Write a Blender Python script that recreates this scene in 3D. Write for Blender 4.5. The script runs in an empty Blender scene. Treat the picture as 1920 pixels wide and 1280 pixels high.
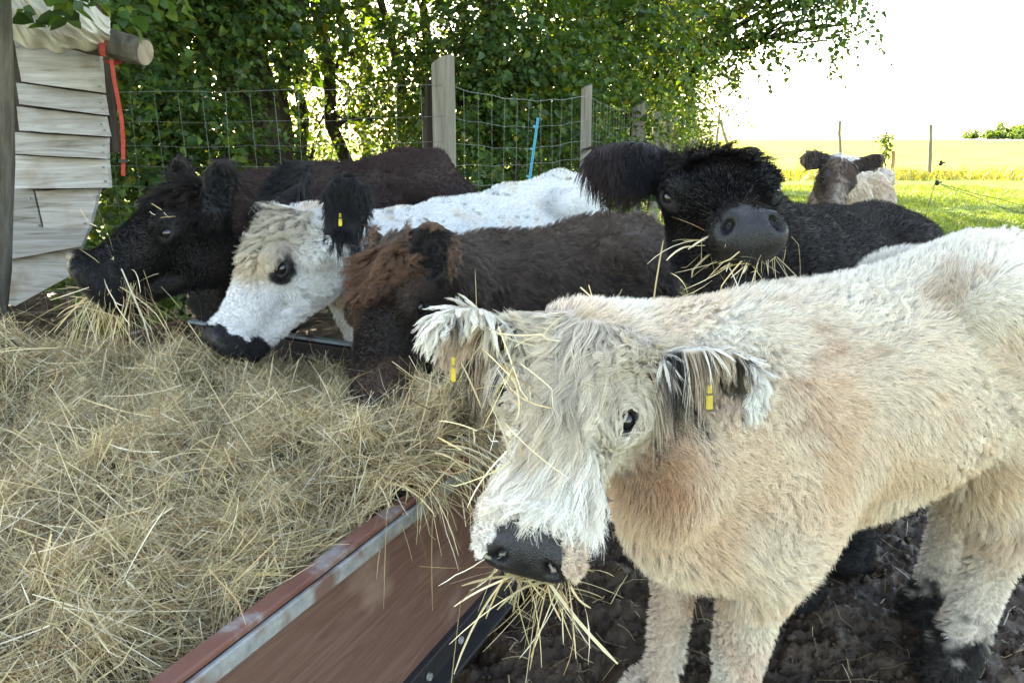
import bpy, math, random
import numpy as np
from mathutils import Vector, Matrix, kdtree

# ------------------------------------------------------------------ camera, sky, sun, exposure
scene = bpy.context.scene
COL = scene.collection
FPX, CX, CY, CAMH = 1440.0, 960.0, 640.0, 1.40
PITCH = math.atan(390.0 / 1440.0)
cam_data = bpy.data.cameras.new('camera')
cam_data.lens = 27.0
cam_data.sensor_width = 36.0
cam_data.clip_start = 0.05
cam_data.clip_end = 3000.0
cam = bpy.data.objects.new('camera', cam_data)
cam.location = (0, 0, CAMH)
cam.rotation_euler = (math.pi / 2 - PITCH, 0, 0)
COL.objects.link(cam)
scene.camera = cam

SUN_AZ = math.radians(-33.0)      # measured from +Y towards +X : sun stands behind the wood, back left
SUN_EL = math.radians(33.0)
world = bpy.data.worlds.new('World')
scene.world = world
world.use_nodes = True
wn = world.node_tree.nodes
wl = world.node_tree.links
bg = wn['Background']
sky = wn.new('ShaderNodeTexSky')
sky.sky_type = 'NISHITA'
sky.sun_disc = False
sky.sun_elevation = SUN_EL
sky.sun_rotation = SUN_AZ
sky.air_density = 1.0
sky.dust_density = 1.5
sky.ozone_density = 1.0
wl.new(sky.outputs[0], bg.inputs[0])
bg.inputs[1].default_value = 0.15
sun_data = bpy.data.lights.new('sun', 'SUN')
sun_data.energy = 5.0
sun_data.angle = math.radians(0.53)
sun_data.color = (1.0, 0.93, 0.80)
sun = bpy.data.objects.new('sun', sun_data)
COL.objects.link(sun)
sdir = Vector((math.sin(SUN_AZ) * math.cos(SUN_EL), math.cos(SUN_AZ) * math.cos(SUN_EL), math.sin(SUN_EL)))
sun.rotation_euler = sdir.to_track_quat('Z', 'Y').to_euler()
sun.location = sdir * 60

scene.view_settings.view_transform = 'Standard'
scene.view_settings.look = 'None'
scene.view_settings.gamma = 1.0
scene.view_settings.use_curve_mapping = False
scene.view_settings.exposure = 3.15
scene.view_settings.use_white_balance = True      # the photograph is balanced for open shade
scene.view_settings.white_balance_temperature = 8300
scene.render.engine = 'CYCLES'
scene.cycles.use_denoising = True
scene.cycles.max_bounces = 7
scene.cycles.diffuse_bounces = 4
scene.cycles.glossy_bounces = 2
scene.cycles.transmission_bounces = 4
scene.cycles.transparent_max_bounces = 6
try:
    scene.cycles_curves.shape = 'RIBBONS'
    scene.cycles_curves.subdivisions = 2
except Exception:
    pass

# ------------------------------------------------------------------ helpers
CP, SP = math.cos(PITCH), math.sin(PITCH)
CAM = np.array([0, 0, CAMH])
UP = np.array([0, 0, 1.0])

def ray(x, y):
    cx, cy = (x - CX) / FPX, (y - CY) / FPX
    return np.array([cx, CP - SP * cy, -SP - CP * cy])

def at(x, y, Y):
    d = ray(x, y)
    return CAM + d * (Y / d[1])

def gnd(x, y, z=0.0):
    d = ray(x, y)
    return CAM + d * ((z - CAMH) / d[2])

def project(P):
    q = P - CAM
    xc = q[:, 0]
    zc = q[:, 1] * CP - q[:, 2] * SP
    yc = -q[:, 1] * SP - q[:, 2] * CP
    zc = np.maximum(zc, 1e-3)
    return CX + FPX * xc / zc, CY + FPX * yc / zc

def nrm(v):
    v = np.asarray(v, float)
    return v / np.maximum(np.linalg.norm(v, axis=-1, keepdims=True), 1e-9)

def smooth(a, b, x):
    t = np.clip((x - a) / (b - a), 0, 1)
    return t * t * (3 - 2 * t)

class Noise:
    def __init__(self, seed, scale, n=14, dim=3):
        r = np.random.default_rng(seed)
        self.k = nrm(r.normal(size=(n, dim))) * (2 * np.pi / scale) * r.uniform(0.5, 1.8, (n, 1))
        self.f = r.uniform(0, 6.28, n)
    def __call__(self, P):
        return np.sin(P @ self.k.T + self.f).sum(1) / math.sqrt(len(self.f) / 2)   # about unit variance

def setp(o, label=None, cat=None, group=None, kind=None):
    if label: o['label'] = label
    if cat: o['category'] = cat
    if group: o['group'] = group
    if kind: o['kind'] = kind
    return o

def empty(name, loc=(0, 0, 0), label=None, cat=None, group=None):
    o = bpy.data.objects.new(name, None)
    o.empty_display_size = 0.1
    o.location = loc
    COL.objects.link(o)
    return setp(o, label, cat, group)

def link(name, data, parent=None, mat=None):
    o = bpy.data.objects.new(name, data)
    COL.objects.link(o)
    if parent is not None: o.parent = parent
    if mat is not None and hasattr(data, 'materials') and len(data.materials) == 0: data.materials.append(mat)
    return o

def np_mesh(name, V, F, smooth_shade=True, cols=None, uv=None, floats=None):
    """V (n,3); F (m,4) or (m,3) int array"""
    me = bpy.data.meshes.new(name)
    V = np.ascontiguousarray(V, np.float32); F = np.ascontiguousarray(F, np.int32)
    n, m, k = len(V), len(F), F.shape[1]
    me.vertices.add(n); me.vertices.foreach_set('co', V.ravel())
    me.loops.add(m * k); me.loops.foreach_set('vertex_index', F.ravel())
    me.polygons.add(m)
    me.polygons.foreach_set('loop_start', np.arange(0, m * k, k, dtype=np.int32))
    me.polygons.foreach_set('loop_total', np.full(m, k, np.int32))
    if smooth_shade: me.polygons.foreach_set('use_smooth', np.ones(m, bool))
    me.update(calc_edges=True)
    if cols is not None:
        a = me.attributes.new('col', 'FLOAT_COLOR', 'POINT')
        c = np.ones((n, 4), np.float32); c[:, :3] = cols
        a.data.foreach_set('color', c.ravel())
    for nm, arr in (floats or {}).items():
        a = me.attributes.new(nm, 'FLOAT', 'POINT')
        a.data.foreach_set('value', np.ascontiguousarray(arr, np.float32))
    return me

class MB:
    """collects boxes, tubes, prisms into one mesh"""
    def __init__(self): self.V = []; self.F = []; self.n = 0
    def add(self, V, F):
        V = np.asarray(V, float); self.V.append(V); self.F += [tuple(int(i) + self.n for i in f) for f in F]; self.n += len(V); return self
    def box(self, c, ax, ay, az):
        c, ax, ay, az = (np.asarray(q, float) for q in (c, ax, ay, az))
        V = [c + i * ax + j * ay + k * az for i in (-1, 1) for j in (-1, 1) for k in (-1, 1)]
        return self.add(V, [(0, 1, 3, 2), (4, 6, 7, 5), (0, 4, 5, 1), (2, 3, 7, 6), (0, 2, 6, 4), (1, 5, 7, 3)])
    def tube(self, pts, rad, n=10, cap=True, rag=None):
        pts = np.asarray(pts, float); m = len(pts)
        rad = np.broadcast_to(np.asarray(rad, float), (m,))
        V = []
        d = np.gradient(pts, axis=0); d = nrm(d)
        ref = np.array([0.31, 0.17, 0.93]) if abs(d[0][2]) < 0.8 else np.array([0.9, 0.3, 0.1])
        for i in range(m):
            s = nrm(np.cross(d[i], ref)); t = np.cross(s, d[i])
            a = np.linspace(0, 2 * np.pi, n, endpoint=False)
            rr = rad[i] * (1 + (rag[i] if rag is not None else 0))
            V.append(pts[i] + (np.cos(a) * rr)[:, None] * s + (np.sin(a) * rr)[:, None] * t)
        V = np.concatenate(V)
        F = [(i * n + j, i * n + (j + 1) % n, (i + 1) * n + (j + 1) % n, (i + 1) * n + j) for i in range(m - 1) for j in range(n)]
        if cap: F += [tuple(range(n))[::-1], tuple((m - 1) * n + j for j in range(n))]
        return self.add(V, F)
    def build(self, name, mat, parent=None, smooth_shade=False, bevel=0):
        me = bpy.data.meshes.new(name)
        me.from_pydata(np.concatenate(self.V).tolist(), [], self.F)
        me.materials.append(mat)
        if smooth_shade: me.polygons.foreach_set('use_smooth', np.ones(len(me.polygons), bool))
        me.update()
        o = link(name, me, parent)
        if bevel:
            b = o.modifiers.new('bevel', 'BEVEL'); b.width = bevel; b.segments = 2; b.limit_method = 'ANGLE'
        return o

def ribbons(name, P, W, col, mat, parent=None, face=None, seed=0, fold=False):
    """N flat straws: P (N,m,3) centre lines, W (N,m) half widths, col (N,3)"""
    N, m, _ = P.shape
    r = np.random.default_rng(seed + 7)
    T = np.gradient(P, axis=1); T = nrm(T)
    if face is None: face = r.normal(size=(N, 1, 3))
    S = nrm(np.cross(T, np.broadcast_to(face, P.shape)))
    V = np.stack([P - S * W[..., None], P + S * W[..., None]], 2).reshape(-1, 3)
    b = (np.arange(N)[:, None] * m + np.arange(m - 1)[None]) * 2
    F = np.stack([b, b + 1, b + 3, b + 2], -1).reshape(-1, 4)
    C = np.repeat(col, m * 2, axis=0)
    me = np_mesh(name, V, F, False, cols=C)
    return link(name, me, parent, mat)

# ------------------------------------------------------------------ materials
def new_mat(name):
    m = bpy.data.materials.new(name); m.use_nodes = True
    nt = m.node_tree
    return m, nt, nt.nodes, nt.links, nt.nodes['Principled BSDF']

def attr(n, name='col'):
    a = n.new('ShaderNodeAttribute'); a.attribute_name = name; return a

def ramp(n, stops, interp='LINEAR'):
    r = n.new('ShaderNodeValToRGB'); r.color_ramp.interpolation = interp
    e = r.color_ramp.elements
    while len(e) < len(stops): e.new(0.5)
    for x, (p, c) in zip(e, stops):
        x.position = p; x.color = (c[0], c[1], c[2], 1)
    return r

def noise_mat(name, stops, scale=(1, 1, 1), nscale=5.0, detail=6, rough=0.7, bump=0.3, bscale=None, spec=0.3, dist=0.0, second=None, bdist=0.01, coord='Object'):
    m, nt, n, l, p = new_mat(name)
    tc = n.new('ShaderNodeTexCoord'); mp = n.new('ShaderNodeMapping'); mp.inputs['Scale'].default_value = scale
    l.new(tc.outputs[coord], mp.inputs[0])
    no = n.new('ShaderNodeTexNoise'); no.inputs['Scale'].default_value = nscale; no.inputs['Detail'].default_value = detail; no.inputs['Distortion'].default_value = dist
    no.inputs['Roughness'].default_value = 0.62
    l.new(mp.outputs[0], no.inputs['Vector'])
    rp = ramp(n, stops); l.new(no.outputs[0], rp.inputs[0])
    out = rp.outputs[0]
    if second:
        n2 = n.new('ShaderNodeTexNoise'); n2.inputs['Scale'].default_value = second[0]; n2.inputs['Detail'].default_value = 5
        l.new(tc.outputs[coord], n2.inputs['Vector'])
        r2 = ramp(n, [(second[1], (0, 0, 0)), (second[2], (1, 1, 1))]); l.new(n2.outputs[0], r2.inputs[0])
        mx = n.new('ShaderNodeMix'); mx.data_type = 'RGBA'
        l.new(r2.outputs[0], mx.inputs['Factor']); l.new(out, mx.inputs['A']); mx.inputs['B'].default_value = (*second[3], 1)
        out = mx.outputs['Result']
    l.new(out, p.inputs['Base Color'])
    p.inputs['Roughness'].default_value = rough
    p.inputs['Specular IOR Level'].default_value = spec
    if bump:
        bp = n.new('ShaderNodeBump'); bp.inputs['Strength'].default_value = bump; bp.inputs['Distance'].default_value = bdist
        src = no
        if bscale:
            nb = n.new('ShaderNodeTexNoise'); nb.inputs['Scale'].default_value = bscale; nb.inputs['Detail'].default_value = 6
            l.new(mp.outputs[0], nb.inputs['Vector']); src = nb
        l.new(src.outputs[0], bp.inputs['Height']); l.new(bp.outputs[0], p.inputs['Normal'])
    return m

def mat_hair(name='fur', rough=.48, spec=.35):
    m, nt, n, l, p = new_mat(name)
    a = attr(n, 'hcol')
    hi = n.new('ShaderNodeHairInfo')
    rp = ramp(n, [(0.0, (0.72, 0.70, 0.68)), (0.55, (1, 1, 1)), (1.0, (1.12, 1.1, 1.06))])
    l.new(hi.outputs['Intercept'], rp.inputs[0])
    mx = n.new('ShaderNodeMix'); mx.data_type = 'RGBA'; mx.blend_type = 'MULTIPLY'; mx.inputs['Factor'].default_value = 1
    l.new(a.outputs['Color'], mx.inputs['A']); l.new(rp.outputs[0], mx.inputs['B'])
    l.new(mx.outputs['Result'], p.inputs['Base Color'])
    p.inputs['Roughness'].default_value = rough
    p.inputs['Specular IOR Level'].default_value = spec
    return m

def mat_skin():
    m, nt, n, l, p = new_mat('hide')
    a = attr(n, 'col'); w = attr(n, 'wet')
    l.new(a.outputs['Color'], p.inputs['Base Color'])
    mr = n.new('ShaderNodeMapRange'); mr.inputs['To Min'].default_value = 0.8; mr.inputs['To Max'].default_value = 0.42
    l.new(w.outputs['Fac'], mr.inputs['Value']); l.new(mr.outputs[0], p.inputs['Roughness'])
    tc = n.new('ShaderNodeTexCoord')
    v = n.new('ShaderNodeTexVoronoi'); v.inputs['Scale'].default_value = 210; v.feature = 'DISTANCE_TO_EDGE'
    l.new(tc.outputs['Object'], v.inputs['Vector'])
    bp = n.new('ShaderNodeBump'); bp.inputs['Strength'].default_value = 0.5; bp.inputs['Distance'].default_value = 0.005
    l.new(v.outputs['Distance'], bp.inputs['Height']); l.new(bp.outputs[0], p.inputs['Normal'])
    p.inputs['Specular IOR Level'].default_value = 0.4
    nz = n.new('ShaderNodeTexNoise'); nz.inputs['Scale'].default_value = 45; nz.inputs['Detail'].default_value = 6
    l.new(tc.outputs['Object'], nz.inputs['Vector'])
    rp = ramp(n, [(.3, (.55, .5, .45)), (.7, (1.35, 1.3, 1.25))]); l.new(nz.outputs[0], rp.inputs[0])
    mx = n.new('ShaderNodeMix'); mx.data_type = 'RGBA'; mx.blend_type = 'MULTIPLY'; l.new(w.outputs['Fac'], mx.inputs['Factor'])
    bs = n.new('ShaderNodeMath'); bs.operation = 'MULTIPLY'; bs.inputs[1].default_value = .5; l.new(w.outputs['Fac'], bs.inputs[0]); l.new(bs.outputs[0], bp.inputs['Strength'])
    l.new(a.outputs['Color'], mx.inputs['A']); l.new(rp.outputs[0], mx.inputs['B']); l.new(mx.outputs['Result'], p.inputs['Base Color'])
    ad = n.new('ShaderNodeMath'); ad.operation = 'MULTIPLY_ADD'; ad.inputs[1].default_value = .5; l.new(nz.outputs[0], ad.inputs[0]); 
    sb = n.new('ShaderNodeMath'); sb.operation = 'SUBTRACT'; sb.inputs[1].default_value = .22; l.new(mr.outputs[0], sb.inputs[0]); l.new(sb.outputs[0], ad.inputs[2])
    l.new(ad.outputs[0], p.inputs['Roughness'])
    return m

def mat_straw():
    m, nt, n, l, p = new_mat('straw')
    a = attr(n, 'col')
    l.new(a.outputs['Color'], p.inputs['Base Color'])
    p.inputs['Roughness'].default_value = 0.5
    p.inputs['Specular IOR Level'].default_value = 0.3
    t = n.new('ShaderNodeBsdfTranslucent'); l.new(a.outputs['Color'], t.inputs[0])
    mx = n.new('ShaderNodeMixShader'); mx.inputs[0].default_value = 0.25
    l.new(p.outputs[0], mx.inputs[1]); l.new(t.outputs[0], mx.inputs[2])
    l.new(mx.outputs[0], n['Material Output'].inputs[0])
    return m

def mat_leaf(name='leaf', trans=0.45, rough=0.42, spec=0.35, tint=(1.9, 1.75, 0.45)):
    m, nt, n, l, p = new_mat(name)
    a = attr(n, 'col')
    l.new(a.outputs['Color'], p.inputs['Base Color'])
    p.inputs['Roughness'].default_value = rough
    p.inputs['Specular IOR Level'].default_value = spec
    t = n.new('ShaderNodeBsdfTranslucent')
    mm = n.new('ShaderNodeMix'); mm.data_type = 'RGBA'; mm.blend_type = 'MULTIPLY'; mm.inputs['Factor'].default_value = 1
    l.new(a.outputs['Color'], mm.inputs['A']); mm.inputs['B'].default_value = (*tint, 1)
    l.new(mm.outputs['Result'], t.inputs[0])
    mx = n.new('ShaderNodeMixShader'); mx.inputs[0].default_value = trans
    l.new(p.outputs[0], mx.inputs[1]); l.new(t.outputs[0], mx.inputs[2])
    l.new(mx.outputs[0], n['Material Output'].inputs[0])
    return m

def plain(name, c, rough=0.5, spec=0.4, metal=0.0, bump=0):
    m, nt, n, l, p = new_mat(name)
    no = n.new('ShaderNodeTexNoise'); no.inputs['Scale'].default_value = 35; no.inputs['Detail'].default_value = 5
    tc = n.new('ShaderNodeTexCoord'); l.new(tc.outputs['Object'], no.inputs['Vector'])
    c = np.array(c)
    rp = ramp(n, [(0.3, c * 0.75), (0.7, np.minimum(c * 1.2, 1))]); l.new(no.outputs[0], rp.inputs[0])
    l.new(rp.outputs[0], p.inputs['Base Color'])
    p.inputs['Roughness'].default_value = rough; p.inputs['Specular IOR Level'].default_value = spec; p.inputs['Metallic'].default_value = metal
    return m

M = {}
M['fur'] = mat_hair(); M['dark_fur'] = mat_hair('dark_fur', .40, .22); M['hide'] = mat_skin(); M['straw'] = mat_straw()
M['tag'] = plain('yellow_plastic', (0.42, 0.30, 0.012), 0.45)

def mat_eye():
    m, nt, n, l, p = new_mat('eyeball')
    tc = n.new('ShaderNodeTexCoord'); sp = n.new('ShaderNodeSeparateXYZ'); l.new(tc.outputs['Normal'], sp.inputs[0])
    rp = ramp(n, [(0.0, (0.11, 0.09, 0.085)), (0.10, (0.09, 0.075, 0.07)), (0.20, (0.012, 0.009, 0.009)), (1.0, (0.006, 0.005, 0.007))])
    l.new(sp.outputs['Z'], rp.inputs[0]); l.new(rp.outputs[0], p.inputs['Base Color'])
    p.inputs['Roughness'].default_value = 0.06; p.inputs['Specular IOR Level'].default_value = 0.6
    return m
M['eye'] = mat_eye()
# ------------------------------------------------------------------ cattle: a smooth implicit body, then a coat of hair grown on it
class Field:
    def __init__(self, lo, hi, h):
        self.lo = np.array(lo, float); self.h = h
        self.dim = np.ceil((np.array(hi) - self.lo) / h).astype(int) + 1
        self.S = {}
    def block(self, lo, hi):
        i0 = np.clip(np.floor((lo - self.lo) / self.h).astype(int), 0, self.dim)
        i1 = np.clip(np.ceil((hi - self.lo) / self.h).astype(int) + 1, 0, self.dim)
        if (i1 <= i0).any(): return None, None
        ax = [(self.lo[k] + self.h * np.arange(i0[k], i1[k])).astype(np.float32) for k in range(3)]
        return tuple(slice(a, b) for a, b in zip(i0, i1)), ax
    def add(self, grp, k, fn, lo, hi):
        if grp not in self.S: self.S[grp] = (k, np.full(self.dim, 1e-12, np.float32))
        k, S = self.S[grp]
        sl, ax = self.block(np.asarray(lo) - 7 * k - self.h, np.asarray(hi) + 7 * k + self.h)
        if sl is None: return
        X, Y, Z = np.meshgrid(*ax, indexing='ij')
        d = fn(X, Y, Z)
        S[sl] += np.exp(np.clip(-d / k, -25, 25))
    def ell(self, grp, k, c, r, R=np.eye(3)):
        """ellipsoid, R rows = local axes in world"""
        c = np.asarray(c, np.float32); r = np.asarray(r, np.float32); R = np.asarray(R, np.float32)
        def fn(X, Y, Z):
            x, y, z = X - c[0], Y - c[1], Z - c[2]
            q = [(R[i, 0] * x + R[i, 1] * y + R[i, 2] * z) for i in range(3)]
            k0 = np.sqrt(sum((q[i] / r[i]) ** 2 for i in range(3))) + 1e-6
            k1 = np.sqrt(sum((q[i] / r[i] ** 2) ** 2 for i in range(3))) + 1e-6
            return k0 * (k0 - 1) / k1
        e = np.sqrt(((R * r[:, None]) ** 2).sum(0))
        self.add(grp, k, fn, c - e, c + e)
        return fn
    def cap(self, grp, k, a, b, ra, rb):
        a = np.asarray(a, np.float32); b = np.asarray(b, np.float32); ab = b - a; L2 = float(ab @ ab) + 1e-9
        def fn(X, Y, Z):
            x, y, z = X - a[0], Y - a[1], Z - a[2]
            t = np.clip((x * ab[0] + y * ab[1] + z * ab[2]) / L2, 0, 1)
            return np.sqrt((x - t * ab[0]) ** 2 + (y - t * ab[1]) ** 2 + (z - t * ab[2]) ** 2) - (ra + (rb - ra) * t)
        rm = max(ra, rb)
        self.add(grp, k, fn, np.minimum(a, b) - rm, np.maximum(a, b) + rm)
    def finish(self, kmix):
        self.D = {g: -k * np.log(S) for g, (k, S) in self.S.items()}
        acc = sum(np.exp(np.clip(-d / kmix, -40, 40)) for d in self.D.values())
        self.d = -kmix * np.log(acc + 1e-17)
    def cut(self, c, r, R, ks=0.004):
        c = np.asarray(c, np.float32); r = np.asarray(r, np.float32); R = np.asarray(R, np.float32)
        e = np.sqrt(((R * r[:, None]) ** 2).sum(0)) + 3 * self.h
        sl, ax = self.block(c - e, c + e)
        if sl is None: return
        X, Y, Z = np.meshgrid(*ax, indexing='ij')
        x, y, z = X - c[0], Y - c[1], Z - c[2]
        q = [(R[i, 0] * x + R[i, 1] * y + R[i, 2] * z) for i in range(3)]
        k0 = np.sqrt(sum((q[i] / r[i]) ** 2 for i in range(3))) + 1e-6
        k1 = np.sqrt(sum((q[i] / r[i] ** 2) ** 2 for i in range(3))) + 1e-6
        s = -(k0 * (k0 - 1) / k1)
        a = self.d[sl]
        self.d[sl] = ks * np.log(np.exp(np.clip(a / ks, -60, 60)) + np.exp(np.clip(s / ks, -60, 60)))
    def sample(self, A, P):
        q = (P - self.lo) / self.h
        i = np.clip(np.floor(q).astype(int), 0, self.dim - 2); f = np.clip(q - i, 0, 1)
        o = 0
        for dx in (0, 1):
            for dy in (0, 1):
                for dz in (0, 1):
                    w = (f[:, 0] if dx else 1 - f[:, 0]) * (f[:, 1] if dy else 1 - f[:, 1]) * (f[:, 2] if dz else 1 - f[:, 2])
                    o = o + w * A[i[:, 0] + dx, i[:, 1] + dy, i[:, 2] + dz]
        return o
    def dist(self, P): return self.sample(self.d, P)
    def normal(self, P, e=None):
        e = e or self.h * 0.9
        g = np.stack([self.dist(P + e * v) - self.dist(P - e * v) for v in np.eye(3)], 1)
        return nrm(g)
    def mesh(self):
        d = self.d; s = d < 0
        # surface nets
        c = [s[i:s.shape[0] - 1 + i, j:s.shape[1] - 1 + j, k:s.shape[2] - 1 + k] for i in (0, 1) for j in (0, 1) for k in (0, 1)]
        cnt = sum(x.astype(np.int8) for x in c)
        cells = np.argwhere((cnt > 0) & (cnt < 8))
        idx = np.full(cnt.shape, -1, np.int32); idx[tuple(cells.T)] = np.arange(len(cells))
        acc = np.zeros((len(cells), 3)); num = np.zeros(len(cells))
        cor = [(i, j, k) for i in (0, 1) for j in (0, 1) for k in (0, 1)]
        for a in cor:
            for ax in range(3):
                if a[ax]: continue
                b = list(a); b[ax] = 1
                pa, pb = cells + a, cells + b
                da, db = d[tuple(pa.T)], d[tuple(pb.T)]
                m = (da < 0) != (db < 0)
                t = np.where(m, da / np.where(m, da - db, 1), 0)
                q = np.array(a, float)[None].repeat(len(cells), 0); q[:, ax] = t
                acc[m] += q[m]; num[m] += 1
        V = self.lo + self.h * (cells + acc / num[:, None])
        F = []
        for ax in range(3):
            o1, o2 = (ax + 1) % 3, (ax + 2) % 3
            sa = [slice(None)] * 3; sb = [slice(None)] * 3; sa[ax] = slice(0, -1); sb[ax] = slice(1, None)
            A, B = s[tuple(sa)], s[tuple(sb)]
            e = np.argwhere(A != B)
            e = e[(e[:, o1] > 0) & (e[:, o2] > 0) & (e[:, o1] < s.shape[o1] - 1) & (e[:, o2] < s.shape[o2] - 1)]
            flip = A[tuple(e.T)]
            q = []
            for u, v in ((-1, -1), (0, -1), (0, 0), (-1, 0)):
                p = e.copy(); p[:, o1] += u; p[:, o2] += v
                q.append(idx[tuple(p.T)])
            q = np.stack(q, 1)
            q[~flip] = q[~flip][:, ::-1]
            F.append(q)
        return V, np.concatenate(F)

def head_frame(poll, nose, up):
    x = nrm(np.asarray(nose) - poll); z = np.asarray(up, float); z = nrm(z - (z @ x) * x); y = np.cross(z, x)
    return np.stack([x, y, z])

class Cow: pass

def build_cow(name, label, group, cfg, paint, seed=1):
    """poll / nose / head up vector fix the head, withers / hip the trunk; everything stands on the ground"""
    r = np.random.default_rng(seed)
    C = Cow(); C.cfg = cfg
    poll, nose = np.asarray(cfg['poll'], float), np.asarray(cfg['nose'], float)
    L = np.linalg.norm(nose - poll); R = head_frame(poll, nose, cfg['up'])
    C.L, C.R, C.poll = L, R, poll
    hz = cfg.get('headz', 1.0); hp = lambda x, y, z: poll + L * (x * R[0] + y * R[1] + z * hz * R[2]); mz = cfg.get('muz', 1.0); mv = cfg.get('muzv', mz); C.hz = hz
    W, Hp = np.asarray(cfg['withers'], float), np.asarray(cfg['hip'], float)
    f = (W - Hp) * [1, 1, 0]; D = np.linalg.norm(f); f /= D; s = np.cross(UP, f)
    C.f, C.s, C.hip, C.D = f, s, Hp, D
    H = (W[2] + Hp[2]) / 2; wd = cfg.get('width', 0.5) * H; C.H = H
    z0 = cfg.get('z0', 0.0)
    def B(a, b, c):
        base = Hp + f * D * a; top = Hp[2] + (W[2] - Hp[2]) * a
        return np.array([base[0], base[1], z0]) + s * b * wd + UP * c * (top - z0)
    RB = np.stack([f, s, UP])
    pts = [poll, nose, B(-.5, -1, .5), B(-.5, 1, 1), B(1.3, 0, 1)] + [e['tip'] for e in cfg['ears']]
    feet = cfg.get('feet')
    if feet is None: feet = [B(1.05, .28, 0), B(1.05, -.28, 0), B(-.16, .27, 0), B(-.16, -.27, 0)]
    pts += list(feet)
    pts = np.array(pts); lo, hi = pts.min(0) - 0.22, pts.max(0) + 0.22; lo[2] = z0 - 0.03; hi[2] = max(hi[2], H + .1)
    Fd = Field(lo, hi, cfg.get('h', 0.009)); C.F = Fd
    kb = 0.030 * H; g = 'body'
    fat = cfg.get('fat', 1.0)
    Fd.ell(g, kb, B(.55, 0, .715), (D * .64, wd * .45 * fat, .24 * H), RB)
    Fd.ell(g, kb, B(.45, 0, .67), (D * .5, wd * .43 * fat, .18 * H), RB)
    Fd.cap(g, kb, B(-.05, 0, .925), B(1.0, 0, .925), .055 * H, .065 * H)
    Fd.ell(g, kb, B(1.02, 0, .86), (.17 * H, .10 * H, .12 * H), RB)
    for b in (-1, 1):
        Fd.ell(g, kb, B(1.0, b * .25, .66), (.16 * H, wd * .20, .22 * H), RB)
        Fd.ell(g, kb, B(0.05, b * .30, .885), (.10 * H, .06 * H, .06 * H), RB)
        Fd.ell(g, kb, B(-.14, b * .24, .65), (.145 * H, wd * .21, .21 * H), RB)
        Fd.ell(g, kb, B(-.24, b * .15, .82), (.09 * H, .06 * H, .08 * H), RB)
    Fd.ell(g, kb, B(-.10, 0, .78), (.20 * H, wd * .40, .17 * H), RB)
    Fd.ell(g, kb, B(1.18, 0, .58), (.14 * H, wd * .28, .18 * H), RB)
    for c, rr in cfg.get('extra', []): Fd.ell(g, kb, c, rr, RB)
    # legs
    kl = .010 * H
    for i, ft in enumerate(feet):
        ft = np.asarray(ft, float); b = (1, -1, 1, -1)[i]
        lr = cfg.get('leg', (1.0, 1.0))[i // 2]
        if i < 2:
            a0 = B(1.04, b * .25, .5); kn = a0 * .42 + ft * .58 + UP * .03 * H + f * .02; kn[2] = z0 + .29 * H; fl = ft + UP * .085 * H
            Fd.cap('leg', kl, a0, kn, .100 * H * lr, .060 * H * lr); Fd.cap('leg', kl, kn, fl, .054 * H * lr, .044 * H * lr)
        else:
            a0 = B(-.08, b * .25, .52); kn = a0 * .4 + ft * .6 - f * .095 * H; kn[2] = z0 + .36 * H; fl = ft + UP * .085 * H - f * .01
            Fd.cap('leg', kl, a0, kn, .115 * H * lr, .056 * H * lr); Fd.cap('leg', kl, kn, fl, .054 * H * lr, .044 * H * lr)
        Fd.cap('leg', kl, fl, ft + UP * .035 * H + f * .025 * H, .044 * H * lr, .056 * H * lr)
        Fd.ell('leg', kl, ft + UP * .028 * H + f * .035 * H, (.075 * H, .055 * H, .035 * H), RB)
    # tail
    ta = -(.10 + .205 * H / D); t0 = B(ta + .12 * H / D, 0, .92); t1 = B(ta - .02, 0, .78); t2 = B(ta - .03, 0, .30)
    Fd.cap(g, kb * .5, t0, t1, .035 * H, .024 * H); Fd.cap(g, kb * .5, t1, t2, .024 * H, .028 * H)
    C.tail = (t0, t1, t2)
    # neck
    nk = cfg.get('neck', 1.0)
    Fd.cap(g, kb, B(.98, 0, .80), hp(.05, 0, -.22), .165 * H * nk, .185 * L * nk)
    Fd.cap(g, kb, B(1.08, 0, .66), hp(.18, 0, -.34), .165 * H * nk, .14 * L * nk)
    if cfg.get('dewlap'): Fd.cap(g, kb, B(1.2, 0, .58), hp(.16, 0, -.34 - cfg['dewlap']), .12 * H, .13 * L)
    # head
    g = 'head'; kh = 0.024 * L; hw = cfg.get('headw', 1.0); chin = cfg.get('chin', 0.0)
    E = lambda x, y, z, a, b, c: Fd.ell(g, kh, hp(x, y * hw, z), (a * L, b * L * hw, c * L * hz), R)
    bw = cfg.get('brow', 1.0)
    E(.15, 0, -.16, .17, .205 * bw, .15)
    E(.30, 0, -.15, .21, .205 * bw, .125)
    Fd.cap(g, kh, hp(.34, 0, -.15), hp(.82, 0, -.16), .145 * L * hw * hz ** .5, .112 * L * hw * mz)
    for b in (-1, 1):
        E(.28, b * .095 * bw, -.30, .21, .10, .19)
        E(.355, b * .165 * bw, -.075, .085, .05, .05)
        Fd.cap(g, kh, hp(.26, b * .085, -.42), hp(.82, b * .040, -.285 - chin * .6), .085 * L, .060 * L)
        E(.925, b * .070 * mz, -.135, .070, .066 * mz, .090 * mv)
        Fd.ell(g, kh * .6, hp(.375, b * cfg.get('eyey', .188) * hw, cfg.get('eyez', -.125)), (.050 * L,) * 3, R)
    E(.895, 0, -.165, .095, .132 * mz, .105 * mv)
    E(.875, 0, -.285 - chin, .095, .095 * mz, (.060 + chin * .35) * max(1, mv))
    if cfg.get('scurs'):
        pass
    # ears
    C.ears = []
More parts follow.
